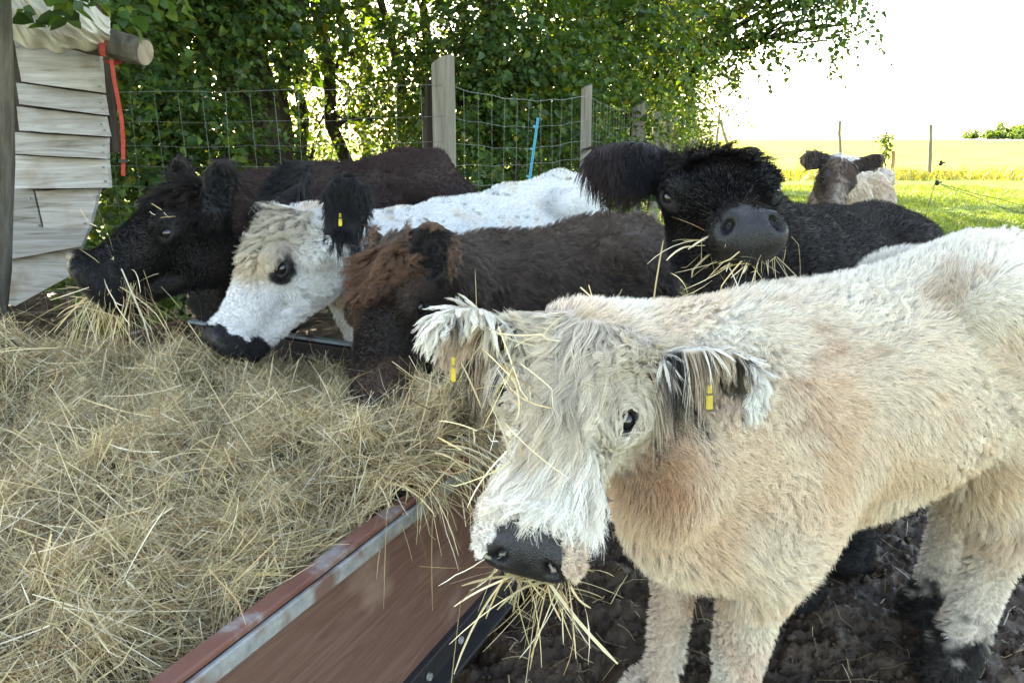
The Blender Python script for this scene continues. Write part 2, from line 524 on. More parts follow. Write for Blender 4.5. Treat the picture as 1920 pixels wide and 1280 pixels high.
    for e in cfg['ears']:
        tip = np.asarray(e['tip'], float); root = hp(*e.get('root', (.06, .18 * e['side'], -.12)))
        if 'rootp' in e: Fd.cap('head', kh, root, e['rootp'], .045, .035); root = np.asarray(e['rootp'], float)
        ax = nrm(tip - root); le = np.linalg.norm(tip - root)
        n_ = np.asarray(e['open'], float); n_ = nrm(n_ - (n_ @ ax) * ax); w_ = np.cross(n_, ax)
        ew = e.get('w', .30) * le
        c = root + ax * le * .56
        RE = np.stack([ax, w_, n_])
        Fd.ell('ear%d' % e['side'], .006, c, (le * .47, ew, e.get('t', .022)), RE)
        Fd.cap('ear%d' % e['side'], .008, root - ax * .02, root + ax * le * .3, .034, .030)
        C.ears.append((root, ax, le, n_, w_, ew, e))
    Fd.finish(cfg.get('kmix', 0.012)); Fd.D['body'] = np.minimum(Fd.D['body'], Fd.D['leg'])
    for ft in feet: Fd.cut(np.asarray(ft) + f * .105 * H + UP * .02 * H, (.06 * H, .009, .05 * H), RB)
    rr_ = np.random.default_rng(seed + 50)
    gx, gy, gz = [(Fd.lo[k] + Fd.h * np.arange(Fd.dim[k])).astype(np.float32) for k in range(3)]
    nf = 0
    for _ in range(7):
        kv = nrm(rr_.normal(size=3)) * 2 * np.pi / rr_.uniform(.16, .42); ph = rr_.uniform(0, 6.28)
        # separable sine of a plane wave
        e = (np.exp(1j * (kv[0] * gx + ph))[:, None, None] * np.exp(1j * kv[1] * gy)[None, :, None]).astype(np.complex64) * np.exp(1j * kv[2] * gz)[None, None, :].astype(np.complex64)
        nf = nf + e.imag
    Fd.d = Fd.d + cfg.get('lump', .0045) * nf.astype(np.float32) * np.clip((Fd.D['head'] - Fd.d) / .05, .15, 1)
    for (root, ax, le, n_, w_, ew, e) in C.ears:
        c = root + ax * le * .56
        Fd.cut(c + n_ * .020, (le * .40, ew * .78, .024), np.stack([ax, w_, n_]))
    # nostrils, mouth line, eye openings
    for b in (-1, 1):
        ns = cfg.get('nost', (.995, .078, -.115, .15)); ax = nrm(R[0] * .9 + R[1] * b * .35 + R[2] * ns[3])
        v_ = nrm(R[2] - .35 * b * R[1]); v_ = nrm(v_ - (v_ @ ax) * ax)
        Fd.cut(hp(ns[0], b * ns[1] * mz, ns[2]), np.array([.070, .024, .040]) * L, np.stack([ax, np.cross(v_, ax), v_]))
    Fd.cut(hp(.97, 0, -.236 - chin * .30), np.array([.16, .18, .010 + chin * .14]) * L, R, ks=.003)
    C.eyes = []
    for b in (-1, 1):
        eo = cfg.get('eyeout', (.42, .80, .30)); out = nrm(R[1] * b * eo[1] + R[2] * eo[2] + R[0] * eo[0])
        ec = hp(.375, b * cfg.get('eyey', .188) * hw, cfg.get('eyez', -.125))
        tx = nrm(R[0] - (R[0] @ out) * out); tz = np.cross(out, tx) * (1 if b < 0 else -1)
        tx2 = nrm(tx - .25 * nrm(R[2] - (R[2] @ out) * out)); tz = np.cross(out, tx2)
        Fd.cut(ec + out * .052 * L, np.array([.046, .021, .046]) * L, np.stack([tx2, tz, out]), ks=.002)
        C.eyes.append((b, ec, out, tx2))
    V, F = Fd.mesh()
    base = np.array([*(Hp + f * D * .5)[:2], z0]); C.base = base
    root = empty(name, base, label, 'cow', group); C.root = root
    # colour on the hide
    A = paint(C, V, Fd.normal(V))
    me = np_mesh('body', V - base, F, True, cols=A['skin'], floats={'wet': A['wet']})
    C.body = link('body', me, root, M['hide'])
    # eyes
    for b, ec, out, tx2 in C.eyes:
        bm_v, bm_f = uvsphere(18, 12)
        z = nrm(out + .25 * R[0]); x = nrm(np.cross(tx2, z)); y = np.cross(z, x)
        Vv = (bm_v @ np.stack([x, y, z])) * .050 * L
        # local axes: gaze = local z, so the ramp in the material can see it
        me = np_mesh('eye', bm_v * .040 * L, bm_f, True)
        o = link('eye', me, root, M['eye'])
        o.location = ec + out * .010 * L - base
        o.rotation_euler = Matrix(np.stack([x, y, z]).T.tolist()).to_euler()
    for (root_, ax, le, n_, w_, ew, e) in C.ears:
        if e.get('tag'):
            mb = MB(); c = root_ + ax * le * e.get('tagx', .5) + n_ * .012 + w_ * ew * e.get('tagw', -.55) - base
            if 'tagp' in e: c = np.asarray(e['tagp']) - base
            dn = nrm(-UP * .9 + n_ * .3); sd = nrm(np.cross(dn, n_)); th = np.cross(dn, sd)
            mb.box(c + dn * .012, sd * .011 * e.get('tags', 1), dn * .013, th * .0015)
            mb.box(c - dn * .012, sd * .008 * e.get('tags', 1), dn * .008, th * .0022)
            mb.build('ear_tag', M['tag'], root, bevel=.004)
    grow(C, V, F, paint, r)
    return C

def uvsphere(nu, nv):
    u = np.linspace(0, 2 * np.pi, nu, endpoint=False); v = np.linspace(0, np.pi, nv)
    V = np.array([[math.sin(b) * math.cos(a), math.sin(b) * math.sin(a), math.cos(b)] for b in v for a in u])
    F = [(i * nu + j, (i + 1) * nu + j, (i + 1) * nu + (j + 1) % nu, i * nu + (j + 1) % nu) for i in range(nv - 1) for j in range(nu)]
    return V, np.array(F)

HAIR_MULT = 1.0
def grow(C, V, F, paint, r):
    cfg = C.cfg; N = int(cfg['hairs'] * HAIR_MULT); m = cfg.get('hsegs', 7) + 1
    T = np.concatenate([F[:, [0, 1, 2]], F[:, [0, 2, 3]]])
    a, b, c = V[T[:, 0]], V[T[:, 1]], V[T[:, 2]]
    cr = np.cross(b - a, c - a); ar = np.linalg.norm(cr, axis=1) * .5; cen = (a + b + c) / 3; nn = nrm(cr)
    view = nrm(CAM - cen)
    px, py = project(cen)
    vis = ((nn * view).sum(1) > -.45) & (px > -160) & (px < 2080) & (py > -100) & (py < 1420)
    A0 = paint(C, cen, nn)
    wt = ar * vis * A0['dens']
    pick = r.choice(len(T), N, p=wt / wt.sum())
    u, v = r.random(N), r.random(N); fl = u + v > 1; u[fl] = 1 - u[fl]; v[fl] = 1 - v[fl]
    P = a[pick] + u[:, None] * (b - a)[pick] + v[:, None] * (c - a)[pick]
    n = C.F.normal(P)
    A = paint(C, P, n)
    cap_ = np.maximum(.012 if cfg.get('eyebare') is None else .006, (A['eyed'] - .066) * C.L * cfg.get('eyecap', .86))
    front_ = A['upstream'] > 0
    A['len'] = np.where(front_, np.minimum(A['len'], cap_), A['len'])
    A['clump'] = np.where(front_, A['clump'] * smooth(.015, .08, A['len']), A['clump'])
    G = max(200, N // cfg.get('clumpn', 12))
    gi = np.arange(G)
    kd = kdtree.KDTree(G)
    for i in range(G): kd.insert(P[i], i)
    kd.balance()
    near = np.array([kd.find(p)[1] for p in P])
    # guides
    p = P[:G].copy(); ng = n[:G]; ln = A['len'][:G] * r.uniform(.8, 1.15, G)
    lift = A['lift'][:G]; fl = A['flow'][:G]; fl = nrm(fl - (fl * ng).sum(1, keepdims=True) * ng)
    fl = nrm(fl + r.normal(size=fl.shape) * A['mess'][:G, None])
    d = nrm(fl * (1 - lift)[:, None] + ng * lift[:, None])
    path = [p.copy()]
    seg = ln / (m - 1)
    grav = A['grav'][:G]
    for i in range(1, m):
        t = i / (m - 1)
        d = nrm(d + (-UP)[None] * (grav * seg * 9)[:, None] + r.normal(size=d.shape) * (A['mess'][:G] * .35)[:, None])
        q = p + d * seg[:, None]
        off = .0025 + A['loft'][:G] * math.sin(min(t * 1.6, 1.57))
        dd = C.F.dist(q); nq = C.F.normal(q)
        push = np.clip(off - dd, 0, .05)
        q = q + nq * push[:, None]
        d = nrm(q - p); p = p + d * seg[:, None]
        path.append(p.copy())
    path = np.stack(path, 1)                                   # G,m,3
    tt = np.linspace(0, 1, m)[None, :, None]
    tan = nrm(np.gradient(path, axis=1)); side = nrm(np.cross(tan, ng[:, None, :]))
    ph = r.uniform(0, 6.28, G)[:, None, None]; fr = (A['wavef'][:G] * r.uniform(.7, 1.3, G))[:, None, None]
    amp = (A['wave'][:G] * r.uniform(.4, 1.4, G))[:, None, None]
    path = path + side * (np.sin(ph + fr * tt * 6.28) - np.sin(ph)) * amp * np.minimum(tt * 2, 1) + ng[:, None, :] * np.cos(ph + fr * tt * 6.28) * amp * .5 * tt
    # children
    gp = path[near]; rg = P[near]
    sc = r.uniform(.65, 1.08, N)[:, None, None]
    cl = A['clump'][:, None, None] * r.uniform(.6, 1.0, N)[:, None, None]
    Q = (gp - rg[:, None]) * sc + P[:, None] - (P - rg)[:, None] * cl * tt ** .7
    Q += r.normal(size=(N, 1, 3)) * (.06 * A['len'])[:, None, None] * tt ** 1.3 * A['fuzz'][:, None, None]
    Q += r.normal(size=Q.shape) * (.035 * np.minimum(A['len'], .05))[:, None, None] * tt * A['fuzz'][:, None, None]
    ok = ((n * n[near]).sum(1) > .25)
    Q, col, rad = Q[ok], A['hair'][ok], A['rad'][ok]
    gv = 1 + (r.normal(size=G) * cfg.get('lockvar', .16)).clip(-.4, .4)
    col = np.clip(col * (1 + (gv[near][ok] - 1) * np.clip(A['clump'][ok] * 1.3 - .15, 0, 1))[:, None] * r.uniform(.75, 1.2, (len(col), 1)), .003, .9)
    Nn = len(Q)
    hc = bpy.data.hair_curves.new('coat')
    hc.add_curves([m] * Nn)
    hc.attributes['position'].data.foreach_set('vector', np.ascontiguousarray(Q - C.base, np.float32).ravel())
    ra = hc.attributes.get('radius') or hc.attributes.new('radius', 'FLOAT', 'POINT')
    taper = np.array([1 - .75 * (i / (m - 1)) ** 1.5 for i in range(m)])
    ra.data.foreach_set('value', (rad[:, None] * taper[None]).astype(np.float32).ravel())
    ca = hc.attributes.new('hcol', 'FLOAT_COLOR', 'CURVE')
    cc = np.ones((Nn, 4), np.float32); cc[:, :3] = col
    ca.data.foreach_set('color', cc.ravel())
    hc.materials.append(M[cfg.get('fur', 'fur')])
    link('coat', hc, C.root)

def regions(C, P):
    """local coordinates and membership for painting"""
    h = ((P - C.poll) @ C.R.T) / C.L * [1, 1, 1 / C.hz]
    F = C.F
    dh = F.sample(F.D['head'], P); db = F.sample(F.D['body'], P)
    q = P - C.hip
    a = (q @ C.f) / C.D; b = (q @ C.s); z = (P[:, 2] - C.base[2]) / C.H
    ear = np.zeros(len(P)); earx = np.zeros(len(P)); earn = np.zeros(len(P)); earw = np.zeros(len(P)); eax = np.zeros_like(P); eno = np.zeros_like(P)
    for (root, ax, le, n_, w_, ew, e) in C.ears:
        de = F.sample(F.D['ear%d' % e['side']], P)
        m = (de < dh) & (de < db) & (((P - root) @ ax) > .0)
        ear[m] = 1; earx[m] = ((P[m] - root) @ ax) / le; earn[m] = ((P[m] - root) @ n_); earw[m] = ((P[m] - root) @ w_) / ew; eax[m] = ax; eno[m] = n_
    head = (dh < db + .01) & (ear == 0)
    return dict(h=h, head=head, a=a, b=b, z=z, ear=ear > 0, earx=earx, earn=earn, earw=earw, eax=eax, eno=eno)

nz_patch = Noise(3, .22); nz_fine = Noise(4, .06); nz_big = Noise(5, .5); nz_sw1 = Noise(6, .30); nz_sw2 = Noise(7, .30)
def base_paint(C, P, n, G):
    """flow, lengths and masks common to all; returns dict to be coloured"""
    N = len(P); o = {}
    G['inner'] = G['ear'] & ((n * G['eno']).sum(1) > .15) & (np.abs(G['earw']) < .85) & (G['earx'] < .9)
    h = G['h']; head = G['head']
    o['wet'] = np.zeros(N)
    # nose pad: front of the muzzle above the mouth
    ax = np.abs(h[:, 1]) / C.cfg.get('muz', 1.0); jt = .010 * nz_fine(P) + .006 * nz_fine(P * 3.1)
    pad = head & (h[:, 0] > .915 + .9 * np.clip(ax - .085, 0, 1) + jt) & (h[:, 2] < -.02) & (h[:, 2] > -.235 + jt) & ((n @ C.R[0]) > -.05)
    pad |= head & (h[:, 0] > C.cfg.get('padx', .885) + jt + 2.5 * np.clip(ax - .05, 0, 1) ** 1.5) & (ax < .11) & (h[:, 2] > -.12)
    lip = head & (h[:, 0] > .93 + jt) & (h[:, 2] <= -.235 + jt) & (h[:, 2] > -.30 - C.cfg.get('chin', 0)) & (ax < .08)
    o['lip'] = lip
    o['pad'] = pad
    eyed = np.full(N, 9.0)
    for b, ec, out, tx2 in C.eyes:
        q_ = P - ec; u_ = q_ @ tx2; eyed = np.minimum(eyed, np.sqrt(np.maximum((q_ ** 2).sum(1) - u_ ** 2 * (1 - 1 / 1.4 ** 2), 0)) / C.L)
    o['eyed'] = eyed
    o['upstream'] = (head & (np.abs(h[:, 1]) > .07) & (h[:, 0] < .46) & (eyed < .45)).astype(float)
    o['dens'] = np.ones(N)
    o['dens'][pad] = 0; o['dens'][lip] = .15
    o['dens'][(eyed < C.cfg.get('eyebare', .056))] = 0
    # flow
    wh = np.array([.10, 0, 0.0])
    away = h - wh; fh = nrm(away * [1.0, 1.2, .6] + [.28, 0, 0])
    jaw = smooth(-.18, -.34, h[:, 2])[:, None]
    fh = nrm(fh * (1 - jaw) + jaw * np.array([-.5, 0, -.6]))
    flow = fh @ C.R
    fb = np.tile(-C.f * .55 - UP * .85, (N, 1))
    topm = smooth(.75, 1.0, G['z'])[:, None]
    fb = fb * (1 - topm) + topm * (-C.f * 1.0 - UP * .2)
    leg = smooth(.42, .32, G['z'])[:, None]
    fb = fb * (1 - leg) + leg * (-UP)
    sw = np.stack([nz_sw1(P), nz_sw2(P), nz_sw1(P + 7.)], 1) * C.cfg.get('swirl', .35)
    fb = fb + sw * (1 - leg * .6)
    flow = np.where(head[:, None], flow + sw * .35, fb)
    flow = np.where(G['ear'][:, None], G['eax'] * .35 - UP * .9, flow)
    o['flow'] = nrm(flow)
    o['leg'] = leg[:, 0]
    one = np.ones(N)
    o['len'] = one * .05; o['lift'] = one * .06; o['grav'] = one * .35; o['mess'] = one * .07; o['loft'] = one * .003
    o['wave'] = one * .0012; o['wavef'] = one * 1.2; o['clump'] = one * .3; o['fuzz'] = one * .7; o['rad'] = one * .0006
    return o
# ------------------------------------------------------------------ the herd
def mixc(a, b, t): return np.asarray(a) * (1 - t)[:, None] + np.asarray(b) * t[:, None]
GROUP = 'cattle crowding round the hay trough'

def paint_front(C, P, n):
    G = regions(C, P); o = base_paint(C, P, n, G); h = G['h']; N = len(P)
    pt = nz_patch(P); fn = nz_fine(P)
    white, cream, tan, rust = (.80, .75, .66), (.775, .645, .485), (.68, .45, .265), (.42, .20, .09)
    col = mixc(cream, tan, smooth(-.6, 2.4, pt + .35 * fn) * .45)
    col = mixc(col, (.66, .48, .28), np.exp(-((G['z'] - .55) / .10) ** 2) * smooth(1.0, .6, G['a']) * smooth(-1.2, 1.2, pt) * .6)
    col = mixc(col, white, smooth(.78, 1.0, G['z']) * .85 + smooth(.35, .15, G['z']) * .6)
    col = mixc(col, rust, smooth(.8, 2.6, nz_big(P * 1.4 + 3) + .5 * fn) * .32)
    col = mixc(col, (.10, .075, .055), smooth(1.5, 2.2, nz_fine(P * 1.6 + 1)) * .35)
    col = mixc(col, (.72, .45, .28), smooth(.6, 1.1, G['a']) * smooth(-.8, 1.2, nz_patch(P * .7 + 5)) * .36)
    # dirty rust below the jaw on the neck
    q = P - (C.poll + C.L * (.60 * C.R[0] + .36 * C.R[1] - .25 * C.R[2]))
    col = mixc(col, rust, np.exp(-(np.linalg.norm(q, axis=1) / .11) ** 2) * .9 * (~G['head']))
    grey = (.56, .48, .37)
    face = mixc(grey, (.79, .74, .66), smooth(.34, .68, h[:, 0] + .06 * fn))
    face = mixc(face, (.72, .62, .48), smooth(-.14, -.28, h[:, 2]) * .7)
    face = mixc(face, (.60, .36, .18), smooth(.80, .9, h[:, 0]) * smooth(.05, .13, h[:, 1]) * .5)
    col = np.where(G['head'][:, None], face, col)
    ec = mixc((.72, .66, .56), (.05, .045, .04), smooth(.4, .9, fn * .6 + (G['earx'] - .45) * 1.2) * .7)
    inner = G['inner']
    ec = np.where(inner[:, None], mixc((.55, .42, .32), (.05, .04, .035), smooth(-.1, .7, fn * .7 + G['earw'] * .3)), ec)
    ec = np.where(((G['earx'] > .86) & ~inner)[:, None], np.array((.74, .70, .64)), ec)
    col = np.where(G['ear'][:, None], ec, col)
    mud = smooth(.15, .07, G['z'] + .02 * fn) * smooth(1.0, .8, G['a'])
    col = mixc(col, (.022, .018, .015), mud * (~G['head']))
    tone = np.ones(N)
    # skin
    skin = col * .62
    blk = np.array((.016, .015, .017))
    skin[o['pad'] | o['lip']] = blk
    lid = o['eyed'] < .066; skin[lid] = (.025, .020, .020)
    nb = smooth(.86, .90, h[:, 0]) * G['head'] * (~o['pad'])
    o['skin'] = skin; o['wet'] = (o['pad'] | lid).astype(float)
    # lengths
    L = np.full(N, .055)
    L = np.where(G['head'], .045 + .11 * smooth(.80, .5, h[:, 0]) * smooth(-.24, -.08, h[:, 2]), L)
    L = np.where(G['head'] & (h[:, 0] > .74), .014 + .02 * (h[:, 0] < .8), L)
    L = np.where(G['head'] & (o['eyed'] < .14), .014, L)
    L = np.where(G['ear'], np.where(inner, .05, .085), L)
    L = np.where(~G['head'] & ~G['ear'], .026 + .024 * smooth(.62, .46, G['z']) - .034 * smooth(.38, .30, G['z']) + .008 * smooth(.5, 1.5, nz_big(P * 2)), L)
    L = np.where((mud > .5) & ~G['head'], .02, L)
    L = np.where(G['ear'] & ~inner & (G['earx'] > .6), .04, L)
    fr = G['ear'] & (G['earx'] < .5) & (inner | (G['earx'] > .25))
    L = np.where(fr, .14, L)
    col = np.where((fr & (nz_fine(P * 2.3) > .45))[:, None], np.array((.03, .027, .025)), col)
    o['len'] = L
    hd, er = G['head'], G['ear']; fore = hd & (h[:, 2] > -.24) & (h[:, 0] < .82)
    low = ~hd & ~er & (G['z'] < .55)
    o['wave'] = np.where(fore, .011, np.where(hd, .004, .0015 + .004 * smooth(.1, 1.3, nz_big(P * 1.7 + 2)))); o['wavef'] = np.where(hd, 1.5, 1.1); o['fuzz'] = np.where(hd | er, .35, .7)
    o['clump'] = np.where(fore | er, .90, np.where(low, .45, .12 + .45 * smooth(.1, 1.3, nz_big(P * 1.7 + 2)))); o['mess'] = np.where(hd, .06, .07 + .08 * smooth(.1, 1.3, nz_big(P * 1.7 + 2)))
    o['loft'] = np.where(fore, .014, np.where(hd, .005, .003)); o['lift'] = np.where(er, .25, np.where(fore, .15, .06))
    o['grav'] = np.where(er, 1.8, np.where(hd, .55, .35))
    o['dens'] *= np.where(hd | er, 2.0, 1.0) * np.where(nb > .5, .8, 1)
    o['rad'] = np.where(fore | er, .00042, .00042)
    o['hair'] = col
    return o

def paint_dark(base, tip, ginger, gamt=.4, hl=.05, curl=.005, top=None, earlen=.09, bclump=.1, forel=.085, earclump=.8, forec=None):
    base, tip, ginger = np.array(base), np.array(tip), np.array(ginger)
    def paint(C, P, n):
        G = regions(C, P); o = base_paint(C, P, n, G); h = G['h']; N = len(P)
        pt = nz_patch(P); fn = nz_fine(P)
        col = mixc(base, tip, smooth(-.3, 1.6, pt) * .7)
        col = mixc(col, ginger, smooth(.7, 2.2, nz_big(P * 1.5 + 9)) * gamt)
        fore = smooth(.42, .15, h[:, 0]) * smooth(-.2, -.02, h[:, 2])
        col = np.where(G['head'][:, None], mixc(col, tip if forec is None else np.array(forec), fore * .9), col)
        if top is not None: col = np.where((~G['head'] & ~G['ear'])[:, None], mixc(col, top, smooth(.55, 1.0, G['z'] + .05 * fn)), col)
        edge = G['ear'] & ((G['earx'] > .62) | (np.abs(G['earw']) > .7))
        col = np.where(edge[:, None], np.array(ginger) * .8, col)
        inn = G['inner']
        col = np.where(inn[:, None], base * .45, col)
        skin = col * .7
        skin[o['pad'] | o['lip']] = (.0065, .006, .0068)
        lid = o['eyed'] < .060; skin[lid] = (.004, .0035, .0035)
        o['skin'] = skin; o['wet'] = o['pad'].astype(float)
        L = np.full(N, hl)
        L = np.where(G['head'], .012 + forel * fore, L)
        L = np.where(G['head'] & (o['eyed'] < .13), .012, L)
        L = np.where(G['head'] & (h[:, 0] > .78), .007, L)
        L = np.where(G['ear'], earlen * (.55 + .6 * np.clip(G['earx'], 0, 1)), L)
        o['len'] = L
        o['len'] = np.where(inn, np.minimum(o['len'], .016), o['len'])
        fh = G['head'] & (fore > .2)
        o['wave'] = np.where(G['head'], curl * 1.6 * fore, curl * .4); o['wavef'] = np.where(G['head'], 1.6 + .8 * fore, 1.0)
        o['clump'] = np.where(fh, .85, np.where(G['ear'], earclump, np.where(G['head'], 0, bclump)))
        o['grav'] = np.where(G['ear'], 1.6, .35); o['lift'] = np.where(G['ear'], .25, np.where(fh, .18, .05))
        o['loft'] = np.where(fh, .014, .003); o['fuzz'] = np.where(fh | G['ear'], .45, .25); o['mess'] = np.where(fh, .10, .02)
        o['dens'] *= np.where(fh | G['ear'], 2.0, np.where(G['head'], 3.0, 1.0))
        o['rad'] = np.full(N, .0006)
        o['hair'] = col
        return o
    return paint

def paint_white(C, P, n):
    G = regions(C, P); o = base_paint(C, P, n, G); h = G['h']; N = len(P)
    pt = nz_patch(P); fn = nz_fine(P)
    col = mixc((.78, .77, .75), (.70, .58, .44), smooth(.7, 2.0, pt) * .5)
    neck = smooth(.9, 1.3, G['a']) * (~G['head'])
    col = mixc(col, (.66, .50, .36), neck * .6 * smooth(-.5, 1, pt))
    sp = smooth(1.5, 1.7, nz_fine(P * 1.1 + 4)) * (~G['head'])
    col = mixc(col, (.12, .11, .11), sp * .6)
    fore = smooth(.58, .28, h[:, 0]) * smooth(-.26, -.06, h[:, 2])
    face = mixc((.80, .79, .78), (.42, .37, .30), fore)
    face = mixc(face, (.55, .42, .26), np.exp(-((h[:, 0] - .45) / .10) ** 2) * smooth(-.2, -.05, h[:, 2]) * .8)
    face = mixc(face, (.34, .33, .33), smooth(.0, 1.4, fn) * smooth(-.16, -.3, h[:, 2]) * .55)
    face = mixc(face, (.02, .02, .022), smooth(.088, .066, o['eyed'] + .006 * fn))
    col = np.where(G['head'][:, None], face, col)
    col = np.where(G['ear'][:, None], np.array((.010, .009, .010)), col)
    muz = G['head'] & (h[:, 0] > .86 + .012 * fn - .06 * (h[:, 2] < -.2))
    col = np.where(muz[:, None], np.array((.012, .012, .014)), col)
    skin = col * .7
    skin[o['pad'] | o['lip']] = (.013, .012, .014)
    lid = o['eyed'] < .070; skin[lid] = (.012, .01, .012)
    o['skin'] = skin; o['wet'] = (o['pad'] | lid).astype(float)
    L = np.full(N, .018)
    L = np.where(G['head'], .018 + .066 * fore + .014 * smooth(.35, .5, h[:, 0]) * smooth(.7, .5, h[:, 0]) * smooth(-.2, -.1, h[:, 2]), L)
    L = np.where(G['head'] & (o['eyed'] < .14), .012, L)
    L = np.where(muz, .006, L)
    L = np.where(G['ear'], .035 + .05 * (G['earx'] < .45), L)
    o['len'] = L
    o['wave'] = np.where(G['head'], .003 + .013 * fore, .002); o['wavef'] = np.where(G['head'], 1.4 + 1.2 * fore, 1.0)
    o['clump'] = np.where(G['head'], .12 + .75 * fore, .2); o['lift'] = np.where(G['head'], .06 + .15 * fore, .05); o['mess'] = np.where(G['head'], .06 + .12 * fore, .07); o['fuzz'] = np.where(G['head'], .5, .8)
    o['grav'] = np.where(G['ear'], .9, .3); o['loft'] = np.where(G['head'], .003 + .015 * fore, .003)
    o['dens'] *= np.where(G['head'] | G['ear'], 2.5, .8)
    o['rad'] = np.full(N, .00055)
    o['hair'] = col
    return o

def paint_far(C, P, n):
    G = regions(C, P); o = base_paint(C, P, n, G); h = G['h']; N = len(P)
    pt = nz_patch(P); fn = nz_fine(P)
    col = mixc((.60, .50, .41), (.44, .32, .23), smooth(-.4, 1.4, pt))
    col = mixc(col, (.70, .68, .66), smooth(.9, 1.0, G['z']) * .7)
    face = mixc((.12, .075, .052), (.26, .21, .17), smooth(.3, .6, h[:, 0] + .08 * fn) * smooth(.16, .04, np.abs(h[:, 1] - .02)) + .3 * smooth(.4, 1.4, fn))
    face = mixc(face, (.05, .04, .035), smooth(.15, .09, o['eyed']) * .9 + .0)
    col = np.where(G['head'][:, None], face, col)
    col = np.where(G['ear'][:, None], np.where(G['inner'][:, None], np.array((.05, .035, .03)), np.array((.12, .08, .06))), col)
    skin = col * .7; skin[o['pad'] | o['lip']] = (.03, .03, .03); o['skin'] = skin; o['wet'] = o['pad'].astype(float)
    L = np.full(N, .05); L = np.where(G['head'], .03 + .05 * smooth(.4, .15, h[:, 0]), L); L = np.where(G['ear'], .025, L)
    o['len'] = L; o['clump'] = np.full(N, .75); o['wave'] = np.full(N, .004)
    o['rad'] = np.full(N, .0014); o['dens'] *= np.where(G['head'] | G['ear'], 2.5, 1.0)
    o['hair'] = col
    return o

